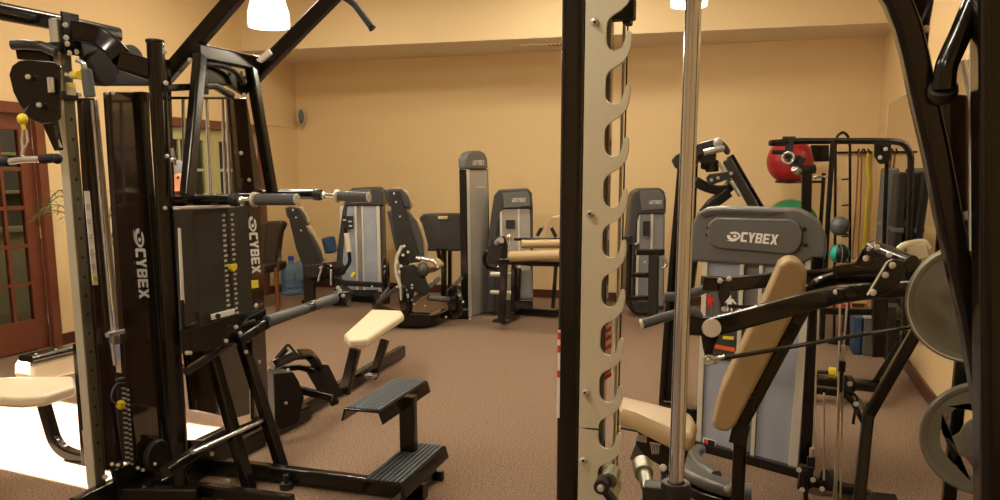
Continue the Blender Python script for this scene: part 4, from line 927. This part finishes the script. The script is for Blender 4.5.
# ================================================================== rear selectorised machines
def PL(F_, pts, y): return [F_.px(a, b_, y) for a, b_ in pts]
def wall_tower(t, O, yaw, cap, capface, rails, panels, body, dep=.28, lettering=None):
    F_ = Fr(O, yaw); n = F_.R@V((0, 1, 0))
    b = B(); b.poly(PL(F_, cap, -.02), n*(dep+.04), .018, 3, center=False); c = put('tower_cap', b, 'capdark', t)
    b = B(); b.poly(PL(F_, capface, -.035), n*.03, .008, 2, center=False); put('cap_face', b, 'cap', c)
    for r in rails: b = B(); b.poly(PL(F_, r, -.006), n*.05, .003, center=False); put('side_rail', b, 'alu', t)
    for r, m in panels: b = B(); b.poly(PL(F_, r, .004), n*.012, .002, center=False); put('front_panel', b, m, t)
    b = B(); b.poly(PL(F_, body, .02), n*dep, .01, center=False); put('tower_body', b, 'capdark', t)
    if lettering:
        p, h = lettering; logo(c, F_.px(*p, -.038), F_.R@V((1, 0, 0)), V((0, 0, 1)), h*3.4, h, 'speaker')
    return F_, n
def sect(*a): return list(a)
# ---- hip machine at left rear
t = thing('hip_abduction_machine', 'seated gym machine with tan edged seat beside the blue water jugs', 'gym machine', onZ(340, 304))
wall_tower(t, W(336, 300, 9.45), math.radians(17.8),
    [(334, 300), (337, 250), (342, 212), (347, 192), (352, 188), (378, 187), (382.5, 191), (383.5, 206), (378, 206), (347, 206), (343, 250), (340, 300)],
    [(349, 190), (371, 189.5), (372, 203), (352, 204), (348, 198)],
    [[(340, 206), (343.5, 206), (340.5, 292), (337, 292)], [(354, 206), (356.5, 206), (358.5, 290), (356, 290)], [(361, 206), (363, 206), (365, 290), (363, 290)], [(376, 206), (379.5, 206), (381.5, 292), (378, 292)]],
    [([(343, 206), (354, 206), (356, 290), (340, 290)], 'panel'), ([(363, 206), (376, 206), (378, 290), (365, 290)], 'panel'), ([(356, 206), (361, 206), (363, 290), (358, 290)], 'panelup')],
    [(341, 206), (382, 206), (384, 296), (336, 296)])
b = B(); b.poly(Ws(9.4, (343, 216), (353, 216), (353, 229), (343, 229)), (0, .01, 0), 0); pc = put('instruction_placard', b, 'blackmatte', t)
b = B()
for x, y, w in ((344.5, 220, 3), (350, 221.5, 3), (350.5, 226, 3)): b.poly(Ws(9.38, (x-w/2, y-.8), (x+w/2, y-.8), (x+w/2, y+.8), (x-w/2, y+.8)), (0, .008, 0), 0)
put('placard_mark', b, 'label', pc)
def seat_back(t, d, head, back, hshell, bshell, spine, off, blts):
    o = V(off)
    b = B(); b.poly([p+o for p in Ws(d, *head)], o*1.3, .03, 4, center=False); put('headrest_pad', b, 'beige', t)
    b = B(); b.poly([p+o for p in Ws(d, *back)], o*1.3, .03, 4, center=False); put('backrest_pad', b, 'beige', t)
    b = B(); b.poly(Ws(d, *hshell), o, .012, 3, center=False); put('headrest_shell', b, 'shell', t)
    b = B(); b.poly(Ws(d, *bshell), o, .012, 3, center=False); put('backrest_shell', b, 'shell', t)
    b = B(); b.poly([p-o*.5 for p in Ws(d, *spine)], o*.45, .004, center=False); put('seat_spine', b, 'blackmatte', t)
    bolts(t, Ws(d-.14, *blts), .011)
offv = (-.050, .085, 0)
seat_back(t, 8.95,
    [(286, 208), (303, 207), (311, 222), (309, 225), (292, 224)], [(292, 226), (311, 225), (322, 243), (327, 262), (305, 262)],
    [(285, 208), (290, 206.5), (300, 208), (306, 216), (307, 222), (302, 224), (292, 222), (287, 217)], [(290.5, 226), (305, 226), (314, 237), (321, 251), (324, 262), (306, 264), (297, 250)],
    [(287, 208), (298, 208), (305, 224), (314, 246), (322, 263), (318, 268), (303, 266), (296, 248), (290, 222)], offv, [(293, 210), (296, 217.5), (301, 230.5)])
b = B(); b.rt(Ws(9.0, (309, 262), (310, 303)), .12, .07, up=(0, 1, 0)); put('seat_post', b, 'blackmatte', t)
b = B(); b.poly(Ws(9.0, (312, 264), (331, 262), (337, 268), (336, 276), (316, 278)), (.1, .28, 0), .02, 3); put('seat_pad', b, 'blackmatte', t)
b = B(); b.rt([W(308, 281, 9.0), W(332, 279, 9.0), W(345, 283, 9.1), W(384, 285, 9.3)], .08, .06); put('mid_rail', b, 'blackmatte', t)
b = B(); b.rt([onZ(305, 304, .05), onZ(345, 297, .05), onZ(388, 300, .05)], .10, .09); put('base_rail', b, 'black', t)
b = B(); b.tube(Ws(8.9, (345, 228), (349, 250), (350, 262), (346, 268), (342, 272)), .02, bend=.1); put('hand_lever', b, 'black', t)
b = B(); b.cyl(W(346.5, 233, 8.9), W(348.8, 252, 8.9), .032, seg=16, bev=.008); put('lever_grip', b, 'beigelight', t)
b = B(); b.cyl(W(352, 277, 8.85), W(354.5, 272.5, 8.85), .022, bev=.004); put('range_knob', b, 'yellow', t)
b = B(); b.tube(spline(Ws(8.85, (320, 282), (322, 272), (326, 265), (331, 266), (333, 272), (333, 284))), .02); put('thigh_arm', b, 'black', t)
b = B(); b.cyl(W(331, 269, 8.8), W(331, 285, 8.8), .012); b.cyl(W(318, 281, 8.8), W(322, 266, 8.8), .012); put('link_rod', b, 'chrome', t)
b = B(); b.poly(Ws(9.05, (338, 288), (342, 285), (352, 294), (347, 300), (337, 298)), (.05, .1, 0), .01); put('foot_bracket', b, 'blackmatte', t)
b = B(); b.poly(Ws(9.3, (324, 238), (332, 236), (335, 252), (328, 254)), (.02, .12, 0), .02); put('side_pad', b, 'blue', t)
b = B(); b.torus(W(386, 275, 9.1), (.93, .36, 0), .17, .03, 26); put('cam_ring', b, 'black', t)
bolts(t, Ws(8.75, (331, 266), (320, 267.5), (331, 270.5), (372, 286.5)), .011)
# ---- seated leg press with tall tower
t = thing('leg_press_machine', 'seated leg press with tan seat, dark push board and the tallest grey tower', 'gym machine', onZ(430, 320))
seat_back(t, 8.0,
    [(386, 189), (398, 187.5), (408, 191), (413, 206), (411, 209), (392, 208)], [(388, 210), (412, 209), (422, 225), (428, 246), (427, 262), (398, 263)],
    [(384, 190), (390, 188.5), (402, 189), (408, 196), (411, 204), (408, 207.5), (388, 206)], [(387, 211), (408, 211), (416, 221), (423, 240), (424, 256), (419, 264), (398, 262), (393, 240)],
    [(389, 191), (399, 191), (404, 207), (410, 228), (418, 252), (424, 270), (418, 276), (401, 270), (396, 240), (392, 212)], (-.042, .10, 0), [(394, 193.5), (396, 202), (400, 216.5)])
FT = Fr(onZ(467, 318), math.radians(76.5)); n_ = V((-.98, -.15, 0))
YT = math.radians(-14)
b = B(); b.poly(PL(FT, [(466, 169), (466, 158), (469, 153), (474, 151), (481, 150.5), (485.5, 153), (488, 159), (488.5, 169)], -.02), n_*.085, .02, 4, center=False); cp = put('tower_cap', b, 'cap', t)
logo(cp, FT.px(472.5, 165, -.024), FT.R@V((1, 0, 0)), V((0, 0, 1)), .22, .05, 'speaker')
b = B(); b.poly(PL(FT, [(466, 169), (467, 169), (469, 317), (468, 317)], -.005), n_*.075, .01, center=False); put('side_column', b, 'black', t)
b = B(); b.poly(PL(FT, [(466, 169), (469.5, 169), (472, 317), (469, 317)], -.004), n_*.05, .003, center=False); put('side_rail', b, 'alu', t)
b = B(); b.poly(PL(FT, [(469, 170), (487.5, 170), (489.5, 311), (472, 316)], .004), n_*.02, .003, center=False); put('front_panel', b, 'panelwarm', t)
b = B(); b.poly(PL(FT, [(466.5, 169), (488.5, 169), (491.5, 309), (470, 317)], .02), n_*.07, .01, center=False); put('tower_body', b, 'capdark', t)
b = B(); b.poly(PL(FT, [(477, 186.5), (485, 186), (485, 187.6), (477, 188)], 0), n_*.004, 0, center=False); put('panel_caption', b, 'speaker', t)
ol = [(420, 217), (423, 214), (430, 213), (460, 213), (463, 216), (463, 249), (459, 251), (424, 251), (421, 247)]
dp = 8.75
b = B(); b.poly(Ws(dp, *ol[:]), (-.01, .05, 0), .02, 3); pb_ = put('push_board', b, 'shell', t)
b = B(); b.poly(Ws(dp-.04, (438, 216), (448, 216), (448, 219.3), (438, 219.3)), (0, .02, 0), .008); put('board_slot', b, 'wall', pb_, 'pale slot shaped hand hole')
b = B(); b.rt(Ws(8.6, (444, 249), (444, 300)), .055, .05, up=(0, 1, 0)); put('board_post', b, 'black', t)
b = B(); b.rt(Ws(8.7, (450, 251), (450, 300)), .035, .05, up=(0, 1, 0)); b.rt(Ws(8.5, (438, 248), (440, 262), (432, 270), (420, 268)), .05, .04); put('board_arm', b, 'black', t)
b = B(); b.poly(Ws(8.05, (414, 262), (432, 258), (440, 266), (430, 273), (414, 274)), (.05, .25, 0), .03, 3); put('seat_pad', b, 'beige', t)
b = B(); b.poly(Ws(7.95, (400, 266), (414, 264), (424, 274), (430, 290), (424, 296), (414, 290), (412, 312), (402, 312), (402, 292)), (-.03, .08, 0), .012); put('seat_carriage', b, 'blackmatte', t)
b = B(); b.tube(spline(Ws(7.85, (402, 246), (397, 258), (396, 272), (400, 286), (402, 300))), .018); put('adjust_quadrant', b, 'steel', t)
b = B(); [b.cyl(W(x, y, 7.8), W(x, y, 7.84), .014, seg=10) for x, y in ((399, 252), (403, 255), (397, 262), (401, 266), (399, 272), (404, 246), (408, 252))]; put('quadrant_hole', b, 'label', t)
b = B(); b.rt([W(377, 303, 8.2), W(390, 289, 8.6), W(398, 286, 8.5)], .05, .05); put('frame_tube', b, 'black', t)
b = B(); b.rt([W(375, 298, 8.1), W(380, 311, 7.95), W(398, 318, 7.8), W(430, 320, 7.8)], .06, .14, bend=.2); put('frame_tube', b, 'black', t)
b = B(); b.rt(spline([onZ(377, 306, .06), onZ(384, 315, .06), onZ(402, 321, .06), onZ(428, 321, .06), onZ(446, 314, .06), onZ(468, 313, .06)]), .12, .12, rad=.03); put('base_rail', b, 'black', t)
b = B(); b.rt(Ws(8.0, (412, 302), (436, 281), (440, 278)), .045, .045); put('side_link', b, 'cap', t)
b = B(); b.rt(Ws(8.2, (448, 292), (462, 277)), .05, .04); put('side_link', b, 'cap', t)
b = B(); b.rt(Ws(7.85, (377, 303), (398, 287)), .05, .04); put('side_link', b, 'capdark', t)
b = B(); b.cyl(W(428, 297.5, 8.0), W(452, 300, 8.1), .03); put('drive_shaft', b, 'cap', t)
b = B(); ax_ = V((-.75, -.65, 0)); p = W(458, 301, 8.0); b.lathe(p, ax_, [(0, 0), (.15, 0), (.165, .02), (.165, .05), (.13, .07), (.12, .055), (0, .055)], 32); put('cam_disc', b, 'black', t)
b = B(); p = W(407, 300, 7.8); b.lathe(p, ax_, [(0, 0), (.13, 0), (.15, .02), (.14, .04), (0, .04)], 30); put('cam_disc', b, 'black', t)
b = B(); b.tube(spline(Ws(7.9, (416, 258), (424, 259), (434, 262), (438, 268))), .02); put('side_handle', b, 'chrome', t)
bolts(t, Ws(7.75, (397, 287), (412, 285), (412, 288), (412, 300), (414, 304), (463, 302), (425, 306), (446, 317), (470, 319), (432, 281)), .011)
b = B(); b.ball(W(423, 270, 7.9), .06, (1, 1, 1.2)); put('roller_pad', b, 'shell', t)
# ---- prone leg machine
t = thing('leg_curl_machine', 'leg machine with two tan roller pads in front of a short grey tower', 'gym machine', onZ(520, 318))
wall_tower(t, W(494, 312, 8.55), math.radians(17.8),
    [(488, 245), (491, 215), (494, 196), (499, 190), (528, 188.5), (532, 193), (533, 208), (533, 312), (530.5, 312), (530.5, 208), (503, 209), (500, 212), (497, 232), (494, 312), (487, 312)],
    [(502, 193), (527, 191), (530, 196), (530, 206), (504, 208)],
    [[(499.5, 209), (502, 209), (504, 300), (501.5, 300)], [(517.5, 209), (519.5, 209), (521, 300), (519, 300)]],
    [([(502, 209), (517.5, 209), (519, 300), (504, 300)], 'panelwarm'), ([(519.5, 209), (530, 209), (531.5, 302), (521, 300)], 'panelwarm')],
    [(496, 210), (532, 208), (533, 310), (493, 310)], .25, ((512, 202), .042))
b = B(); b.poly(Ws(8.5, (506, 220), (515, 220), (515, 229), (506, 229)), (0, .01, 0), 0); put('instruction_placard', b, 'blackmatte', t)
b = B(); b.poly(Ws(8.2, (551, 222), (556, 215), (566, 215), (570, 240), (548, 240)), (.08, .10, 0), .03, 3); put('chest_pad', b, 'beige', t)
b = B(); b.cyl(W(521, 244, 7.9), W(572, 243.5, 7.9), .042, seg=22, bev=.012); put('roller_pad', b, 'beige', t)
b = B(); b.cyl(W(509, 256.5, 7.7), W(560, 255, 7.6), .052, seg=22, bev=.014); put('roller_pad', b, 'beige', t)
b = B(); b.rt(Ws(7.95, (514, 239), (572, 239.5)), .05, .03); put('upper_bar', b, 'black', t)
b = B(); b.rt(Ws(7.8, (499, 261), (530, 263), (574, 264)), .06, .055); put('seat_rail', b, 'black', t)
b = B(); b.rt(Ws(7.8, (504.5, 262), (501.5, 320)), .07, .05, up=(0, 1, 0)); put('front_leg', b, 'black', t)
b = B(); b.rt(Ws(8.2, (514, 262), (513, 312)), .05, .05, up=(0, 1, 0)); put('rear_leg', b, 'black', t)
b = B(); b.box(W(501.5, 321, 7.8), (.16, .10, .02)); put('leg_foot', b, 'black', t)
b = B(); b.rt([onZ(503, 320, .05), onZ(520, 311, .05), onZ(552, 313, .05), onZ(580, 311, .05)], .07, .08); put('base_rail', b, 'black', t)
b = B(); b.rt(Ws(8.2, (519, 268), (518, 300), (532, 302)), .05, .05, up=(0, 1, 0)); b.rt(Ws(8.2, (556, 266), (553, 308)), .035, .05, up=(0, 1, 0)); put('inner_post', b, 'black', t)
for x0, y0, x1, y1 in ((537, 236, 542, 227), (551, 227, 556, 237)):
    b = B(); b.cyl(W(x0, y0, 8.0), W(x1, y1, 8.0), .018, bev=.004); put('hand_grip', b, 'rubber', t)
b = B(); b.cyl(W(541.3, 228, 7.99), W(542.2, 226.2, 7.99), .020); put('grip_end', b, 'chrome', t)
b = B(); b.cyl(W(550.6, 228.2, 7.99), W(550, 226.2, 7.99), .020); put('grip_end', b, 'chrome', t)
b = B(); b.poly(Ws(8.0, (496, 238), (502, 236), (505, 246), (504, 262), (492, 264), (490, 252)), (.04, .1, 0), .012); put('pivot_housing', b, 'blackmatte', t)
b = B(); b.cyl(W(497, 243, 7.95), W(501, 240, 7.9), .035); b.ball(W(509, 237, 7.95), .03); b.cyl(W(509, 236, 7.95), W(511, 247, 7.95), .014); put('pivot_pin', b, 'chrome', t)
b = B(); b.torus(W(494, 258, 8.1), (.7, -.6, 0), .11, .022, 24); put('cam_ring', b, 'black', t)
b = B(); b.cyl(W(490, 274, 7.9), W(511, 274.5, 7.9), .022, bev=.004); put('ankle_bar', b, 'cable', t)
b = B(); b.cyl(W(490, 292, 8.0), W(511, 293, 8.0), .020, bev=.004); put('ankle_bar', b, 'cable', t)
b = B(); b.poly(Ws(8.3, (520, 270), (531, 270), (532, 298), (519, 301)), (.02, .03, 0), .006); put('side_cover', b, 'panelup', t)
# ---- machine seen between catch plate and rod
t = thing('arm_curl_machine', 'small selectorised machine seen between the hooked plate and the chrome rod', 'gym machine', onZ(645, 312))
F4, n4 = wall_tower(t, W(628, 312, 8.45), math.radians(17.8),
    [(626, 300), (626, 262), (629, 225), (631, 200), (634, 192), (640, 188.5), (660, 188), (664.5, 191), (666.5, 200), (666, 214), (663, 214), (640, 214), (637, 222), (634, 262), (634, 298), (640, 305), (640, 312), (630, 310)],
    [(640, 191), (659, 190.5), (664, 196), (664, 209), (642, 211)],
    [[(637.5, 214), (640, 214), (638, 300), (635.5, 300)], [(651, 214), (653.5, 214), (652, 300), (650, 300)]],
    [([(640, 214), (651, 214), (650, 302), (638, 302)], 'panelup'), ([(653.5, 214), (664, 213), (663, 306), (652, 306)], 'panelup')],
    [(637, 214), (665, 214), (664, 310), (634, 310)], .24, ((649, 204), .038))
b = B(); b.poly(Ws(8.4, (643, 221), (650, 221), (650, 236), (643, 236)), (0, .01, 0), 0); put('instruction_placard', b, 'blackmatte', t)
b = B(); b.rt(Ws(7.9, (636, 252), (664, 252)), .07, .06); put('arm_rest', b, 'black', t)
b = B(); b.rt(Ws(7.9, (654, 254), (653, 314)), .10, .07, up=(0, 1, 0)); put('seat_post', b, 'blackmatte', t)
b = B(); b.cyl(W(627, 236, 8.0), W(629, 243, 8.0), .05, bev=.01); b.box(W(636, 246, 7.9), (.06, .06, .05)); put('counterweight', b, 'blackmatte', t)
for y in (275, 298):
    b = B(); b.rt(Ws(7.95, (630, y), (652, y)), .05, .05); put('cross_tube', b, 'black', t)
b = B(); b.tube(Ws(7.95, (630, 244), (628, 300), (634, 312), (656, 314)), .028, bend=.1); put('guard_tube', b, 'black', t)
b = B(); b.tube(spline(Ws(7.9, (660, 253), (664, 258), (667, 264), (663, 268))), .018); put('curl_handle', b, 'chrome', t)
bolts(t, Ws(7.85, (636, 244), (637, 262), (645, 262)), .011)
# ---- overhead machine behind the lettered tower
t = thing('shoulder_press_machine', 'black articulated gym machine rising behind the lettered grey tower', 'gym machine', onZ(690, 410))
de = 5.3
b = B(); b.rt(Ws(de-.1, (680, 168), (672, 260), (665, 345), (661, 408)), .03, .05, up=(0, 1, 0)); put('side_column', b, 'black', t)
b = B(); b.rt(Ws(de, (687, 165), (680, 240), (672, 345), (668, 412)), .085, .07, up=(0, 1, 0)); put('main_column', b, 'black', t)
b = B(); b.rt(Ws(de+.1, (695, 160), (693, 210), (686, 345), (682, 408)), .04, .05, up=(0, 1, 0)); put('rear_column', b, 'black', t)
b = B(); b.poly(Ws(de, (671.5, 160), (676, 155), (690, 148), (700, 143), (715, 139), (722, 140), (728, 146), (731, 152), (727, 156), (722, 150), (708, 152), (700, 157), (697, 166), (690, 170), (676, 169)), (0, .11, 0), .015, 3); put('top_arm', b, 'capdark', t)
bolts(t, [W(718, 142.5, de-.1)], .030)
b = B(); b.rt(Ws(de-.08, (727, 160), (757, 212)), .06, .075, up=(0, 1, 0)); put('front_strut', b, 'shell', t)
b = B(); b.rt(Ws(de-.02, (730, 156), (761, 209)), .05, .04, up=(0, 1, 0)); put('strut_edge', b, 'black', t)
b = B(); b.cyl(W(719, 163, de-.14), W(725, 172, de-.14), .012); b.cyl(W(731, 181, de-.14), W(740, 196, de-.14), .012); put('guide_pin', b, 'chrome', t)
b = B(); b.cyl(W(704, 153, de-.1), W(724, 148, de-.1), .02); put('cross_pin', b, 'chrome', t)
b = B(); b.box(W(708, 156, de), (.10, .08, .085)); b.cyl(W(702, 163, de), W(712, 165, de), .038, bev=.01); b.cyl(W(712, 160, de), W(712, 172, de), .042, bev=.01); put('pivot_housing', b, 'blackmatte', t)
b = B(); b.poly(Ws(de-.12, (706, 178), (709, 174), (733, 171), (735, 174), (732, 178), (712, 185), (708, 184)), (0, .03, 0), .006); put('link_plate', b, 'shell', t)
bolts(t, Ws(de-.15, (711.5, 180), (718, 178), (731, 173.5)), .011)
b = B(); b.rt(spline(Ws(de, (695, 181), (706, 187), (718, 190), (728, 188), (732, 180))), .075, .06); b.rt(Ws(de, (728, 192), (712, 204), (704, 214)), .085, .07); put('press_arm', b, 'blackmatte', t)
b = B(); b.rt([onZ(660, 410, .05), onZ(720, 415, .05)], .10, .09); put('base_rail', b, 'black', t)

# ================================================================== office chair, jugs, plant, person
cx = onZ(263, 300)
cx = W(258, 297, 9.25); cx.z = 0
t = thing('guest_chair', 'dark leather chair with flared back by the left wall, left of the water jugs', 'chair', cx)
dc_ = 9.2
b = B(); b.poly(Ws(dc_, (247, 221), (262, 221.5), (283, 220.5), (286, 224), (282, 232), (280, 248), (277, 270), (248, 270), (246, 240)), (.03, .08, 0), .025, 4); put('backrest', b, 'leather', t)
b = B(); b.poly(Ws(dc_-.03, (251, 223), (268, 223), (264, 266), (251, 266)), (.0, .03, 0), .012, 3); put('back_panel', b, 'leather', t)
b = B(); b.poly(Ws(dc_-.05, (246, 264), (277, 262), (276, 272), (246, 275)), (.0, -.45, 0), .03, 4); put('seat', b, 'leather', t)
for x0, dd in ((276.5, dc_), (276, dc_-.48), (250, dc_), (249, dc_-.48)):
    p = W(x0, 268, dd); b = B(); b.rt([p, V((p.x, p.y, 0))], .035, .035, up=(0, 1, 0)); put('leg', b, 'wood', t)
for x0 in (278, 251):
    b = B(); b.rt([W(x0, 250, dc_), W(x0+2, 256.5, dc_-.25), W(x0+2, 257.5, dc_-.48), W(x0-1, 272, dc_-.48)], .04, .03, bend=.05); put('armrest', b, 'leather', t)
for (px, lb) in ((292.5, 'blue five gallon water jug standing by the left wall baseboard, left of two'), (305, 'blue water jug half hidden behind the first jug and the tan edged seat')):
    base = onZ(px, 294 if px < 300 else 289); h = .45
    t = thing('water_jug', lb, 'water jug', base, 'water jugs by the left wall')
    r = .135
    prof = [(0, .004), (r*.85, .004), (r, .02), (r, .06), (r*.95, .07), (r, .08), (r, .15), (r*.95, .16), (r, .17), (r, .245), (r*.95, .255), (r, .265), (r, .31), (r*.88, .345), (r*.5, .375), (.035, .39), (.032, .43)]
    b = B(); b.lathe(base, (0, 0, 1), prof, 30); put('jug_body', b, 'jug', t)
    b = B(); b.lathe(base, (0, 0, 1), [(0, .425), (.036, .425), (.038, .43), (.036, .47), (.028, .478), (0, .478)], 20); put('jug_cap', b, 'jugcap', t)
    b = B(); b.tube([base+V((.09, -.09, .20)), base+V((.13, -.13, .20)), base+V((.13, -.13, .30)), base+V((.09, -.09, .30))], .012, bend=.03); put('jug_handle', b, 'jug', t)
# potted palm
base = W(103, 235, 6.6); base = V((base.x, base.y, 0))
t = thing('potted_palm', 'potted palm with thin arching leaves behind the perforated post', 'plant', base)
b = B(); b.lathe(base, (0, 0, 1), [(0, 0), (.13, 0), (.18, .34), (.19, .36), (.16, .36), (.14, .30), (0, .30)], 26); put('pot', b, 'pot', t)
b = B(); b.cyl(base+V((0, 0, .3)), base+V((0, 0, .8)), .025, .015); put('stem', b, 'leaf', t)
b = B()
for k in range(13):
    a = k*2.4; L = .45+.25*random.random(); up_ = .35+.5*random.random()
    sp_ = [base+V((math.cos(a)*L*s, math.sin(a)*L*s, .8+up_*math.sin(s*2.2))) for s in [i/8 for i in range(9)]]
    b.tube(sp_, .004, seg=6)
    for i in range(2, 9):
        for sd in (-1, 1):
            p = sp_[i]; dirv = V((math.cos(a)*.5-sd*math.sin(a), math.sin(a)*.5+sd*math.cos(a), -.35)).normalized()
            l_ = .16*(1-abs(i-5)/8); w = V((math.cos(a), math.sin(a), 0))*.007
            bm = bmesh.new(); vs = [bm.verts.new(q) for q in (p-w, p+dirv*l_*.5-w*.8+V((0, 0, .01)), p+dirv*l_, p+dirv*l_*.5+w*.8+V((0, 0, .01)), p+w)]; bm.faces.new(vs)
            b.add(bm)
put('fronds', b, 'leaf', t)
# person far behind the stack
def person(base, yaw, H_=1.66):
    t = thing('person', 'grey haired person in a blue shirt standing far back behind the weight stack', 'person', base)
    s = H_/1.7
    R = Matrix.Rotation(yaw, 3, 'Z')
    def T(x, y, z): return base+R@V((x*s, y*s, z*s))
    def skin(nm, verts, edges, radii, m, sub=2, parent=t):
        me = bpy.data.meshes.new(nm); org = ORG[parent.name]
        me.from_pydata([T(*v)-org for v in verts], edges, []); o = bpy.data.objects.new(nm, me); COL.objects.link(o); o.parent = parent; ORG[o.name] = org
        md = o.modifiers.new('s', 'SKIN'); md.use_smooth_shade = True
        for i, r in enumerate(radii): me.skin_vertices[0].data[i].radius = (r[0]*s, r[1]*s) if isinstance(r, tuple) else (r*s, r*s)
        me.skin_vertices[0].data[0].use_root = True
        sb = o.modifiers.new('d', 'SUBSURF'); sb.levels = sub; sb.render_levels = sub
        me.materials.append(MT[m]); return o
    vs = [(0, 0, .95), (0, .01, 1.12), (0, 0, 1.32), (0, .01, 1.42), (0, -.01, 1.49), (0, -.015, 1.56), (0, -.01, 1.64),
          (.18, .01, 1.38), (.24, .02, 1.12), (.25, -.06, .90), (-.18, .01, 1.38), (-.24, .02, 1.12), (-.25, -.06, .90),
          (.09, 0, .88), (.10, -.01, .48), (.10, .02, .09), (.11, -.12, .04), (-.09, 0, .88), (-.10, -.01, .48), (-.10, .02, .09), (-.11, -.12, .04)]
    es = [(0, 1), (1, 2), (2, 3), (3, 4), (4, 5), (5, 6), (2, 7), (7, 8), (8, 9), (2, 10), (10, 11), (11, 12), (0, 13), (13, 14), (14, 15), (15, 16), (0, 17), (17, 18), (18, 19), (19, 20)]
    rs = [(.14, .10), (.13, .10), (.15, .11), .055, (.07, .08), (.078, .10), (.07, .09), .055, .042, .030, .055, .042, .030, .085, .06, .04, .035, .085, .06, .04, .035]
    skin('body', vs, es, rs, 'skin')
    for sd in (1, -1):
        for i in range(4):
            L = (.072, .08, .075, .06)[i]; x0 = sd*.25; y0 = -.085+.020*i
            skin('finger', [(x0, y0, .875), (x0-sd*.004, y0-.004, .875-L*.55), (x0-sd*.014, y0-.006, .875-L)], [(0, 1), (1, 2)], [.009, .008, .007], 'skin', 1)
        skin('thumb', [(sd*.245, -.08, .895), (sd*.232, -.11, .87), (sd*.226, -.115, .845)], [(0, 1), (1, 2)], [.010, .009, .008], 'skin', 1)
    skin('shirt', [(0, 0, .90), (0, .01, 1.12), (0, 0, 1.32), (0, .01, 1.41), (.18, .01, 1.385), (.235, .02, 1.17), (-.18, .01, 1.385), (-.235, .02, 1.17)],
         [(0, 1), (1, 2), (2, 3), (2, 4), (4, 5), (2, 6), (6, 7)], [(.165, .125), (.155, .12), (.17, .13), .07, .075, .06, .075, .06], 'cloth')
    skin('trousers', [(0, 0, .93), (.095, 0, .86), (.10, -.01, .48), (.10, .02, .10), (-.095, 0, .86), (-.10, -.01, .48), (-.10, .02, .10)],
         [(0, 1), (1, 2), (2, 3), (0, 4), (4, 5), (5, 6)], [(.155, .115), .10, .075, .06, .10, .075, .06], 'trousers')
    b = B(); b.ball(T(0, .018, 1.625), .098*s, (.86, 1.02, 1.0), R); put('hair', b, 'hair', t)
    for sd in (-1, 1): b = B(); b.ball(T(sd*.032, -.100, 1.585), .011*s); put('eye', b, 'blackmatte', t)
    b = B(); b.ball(T(0, -.115, 1.552), .016*s, (.8, 1, 1.4), R); put('nose', b, 'skin', t)
    for sd in (-1, 1): b = B(); b.ball(T(sd*.079, 0, 1.57), .026*s, (.4, .7, 1.2), R); put('ear', b, 'skin', t)
    b = B(); b.ball(T(0, -.104, 1.522), .022*s, (1.1, .35, .3), R); put('mouth', b, 'bandbrown', t)
    for sd in (-1, 1):
        b = B(); b.box(T(sd*.105, -.05, .035), (.09*s, .26*s, .07*s), R, .03, 3); put('shoe', b, 'blackmatte', t)
person(V((W(180, 200, 6.2).x, W(180, 200, 6.2).y, 0)), math.radians(55), 1.575)

# ================================================================== lights, world, camera
def area(nm, loc, size, energy, col, rot=(0, 0, 0), sy=None):
    l = bpy.data.lights.new(nm, 'AREA'); l.energy = energy; l.color = col; l.size = size
    if sy: l.shape = 'RECTANGLE'; l.size_y = sy
    o = bpy.data.objects.new(nm, l); COL.objects.link(o); o.location = loc; o.rotation_euler = rot; return o
WARM = (1., .90, .72)
for i, (x, y) in enumerate(((-4.2, 6.6), (-1.9, 7.3), (-.2, 6.9), (-3.9, 3.4), (-1.9, 4.4), (-.3, 4.2), (-3., .5), (-1.7, .9), (-2., -2.))):
    o = area('fill_light_%d' % i, (x, y, 3.62), .45, 13 if x > -1 else 46, WARM)  # added fill lights under the ceiling, out of view and without fixtures
area('hall_fill_light', (-6.9, 7.0, 2.78), .8, 26, (1., .9, .75), sy=3.5)  # unseen light added to brighten the passage behind the doors
s = bpy.data.lights.new('sun', 'SUN'); s.energy = 80; s.angle = math.radians(.6); s.color = (1., .93, .80)
o = bpy.data.objects.new('sun', s); COL.objects.link(o); o.rotation_euler = V((1, -.12, -.60)).to_track_quat('-Z', 'Y').to_euler()
w = bpy.data.worlds.new('world'); SC.world = w; w.use_nodes = True
bg = w.node_tree.nodes['Background']; bg.inputs[0].default_value = (.75, .85, 1., 1); bg.inputs[1].default_value = 1.6
cam = bpy.data.cameras.new('camera'); co = bpy.data.objects.new('camera', cam); COL.objects.link(co)
co.location = CAMP; co.rotation_euler = (math.pi/2-PIT, 0, YAW)
cam.sensor_width = 36; cam.lens = FP/1000*36; cam.shift_y = (YP-250)/1000; cam.clip_start = .05
SC.camera = co
vs_ = SC.view_settings; vs_.view_transform = 'Standard'; vs_.look = 'None'; vs_.exposure = 0.0; vs_.gamma = 1; vs_.use_curve_mapping = False
SC.cycles.max_bounces = 8; SC.cycles.diffuse_bounces = 4; SC.cycles.glossy_bounces = 4; SC.cycles.transmission_bounces = 6
SC.cycles.use_denoising = True; SC.cycles.sample_clamp_indirect = 6
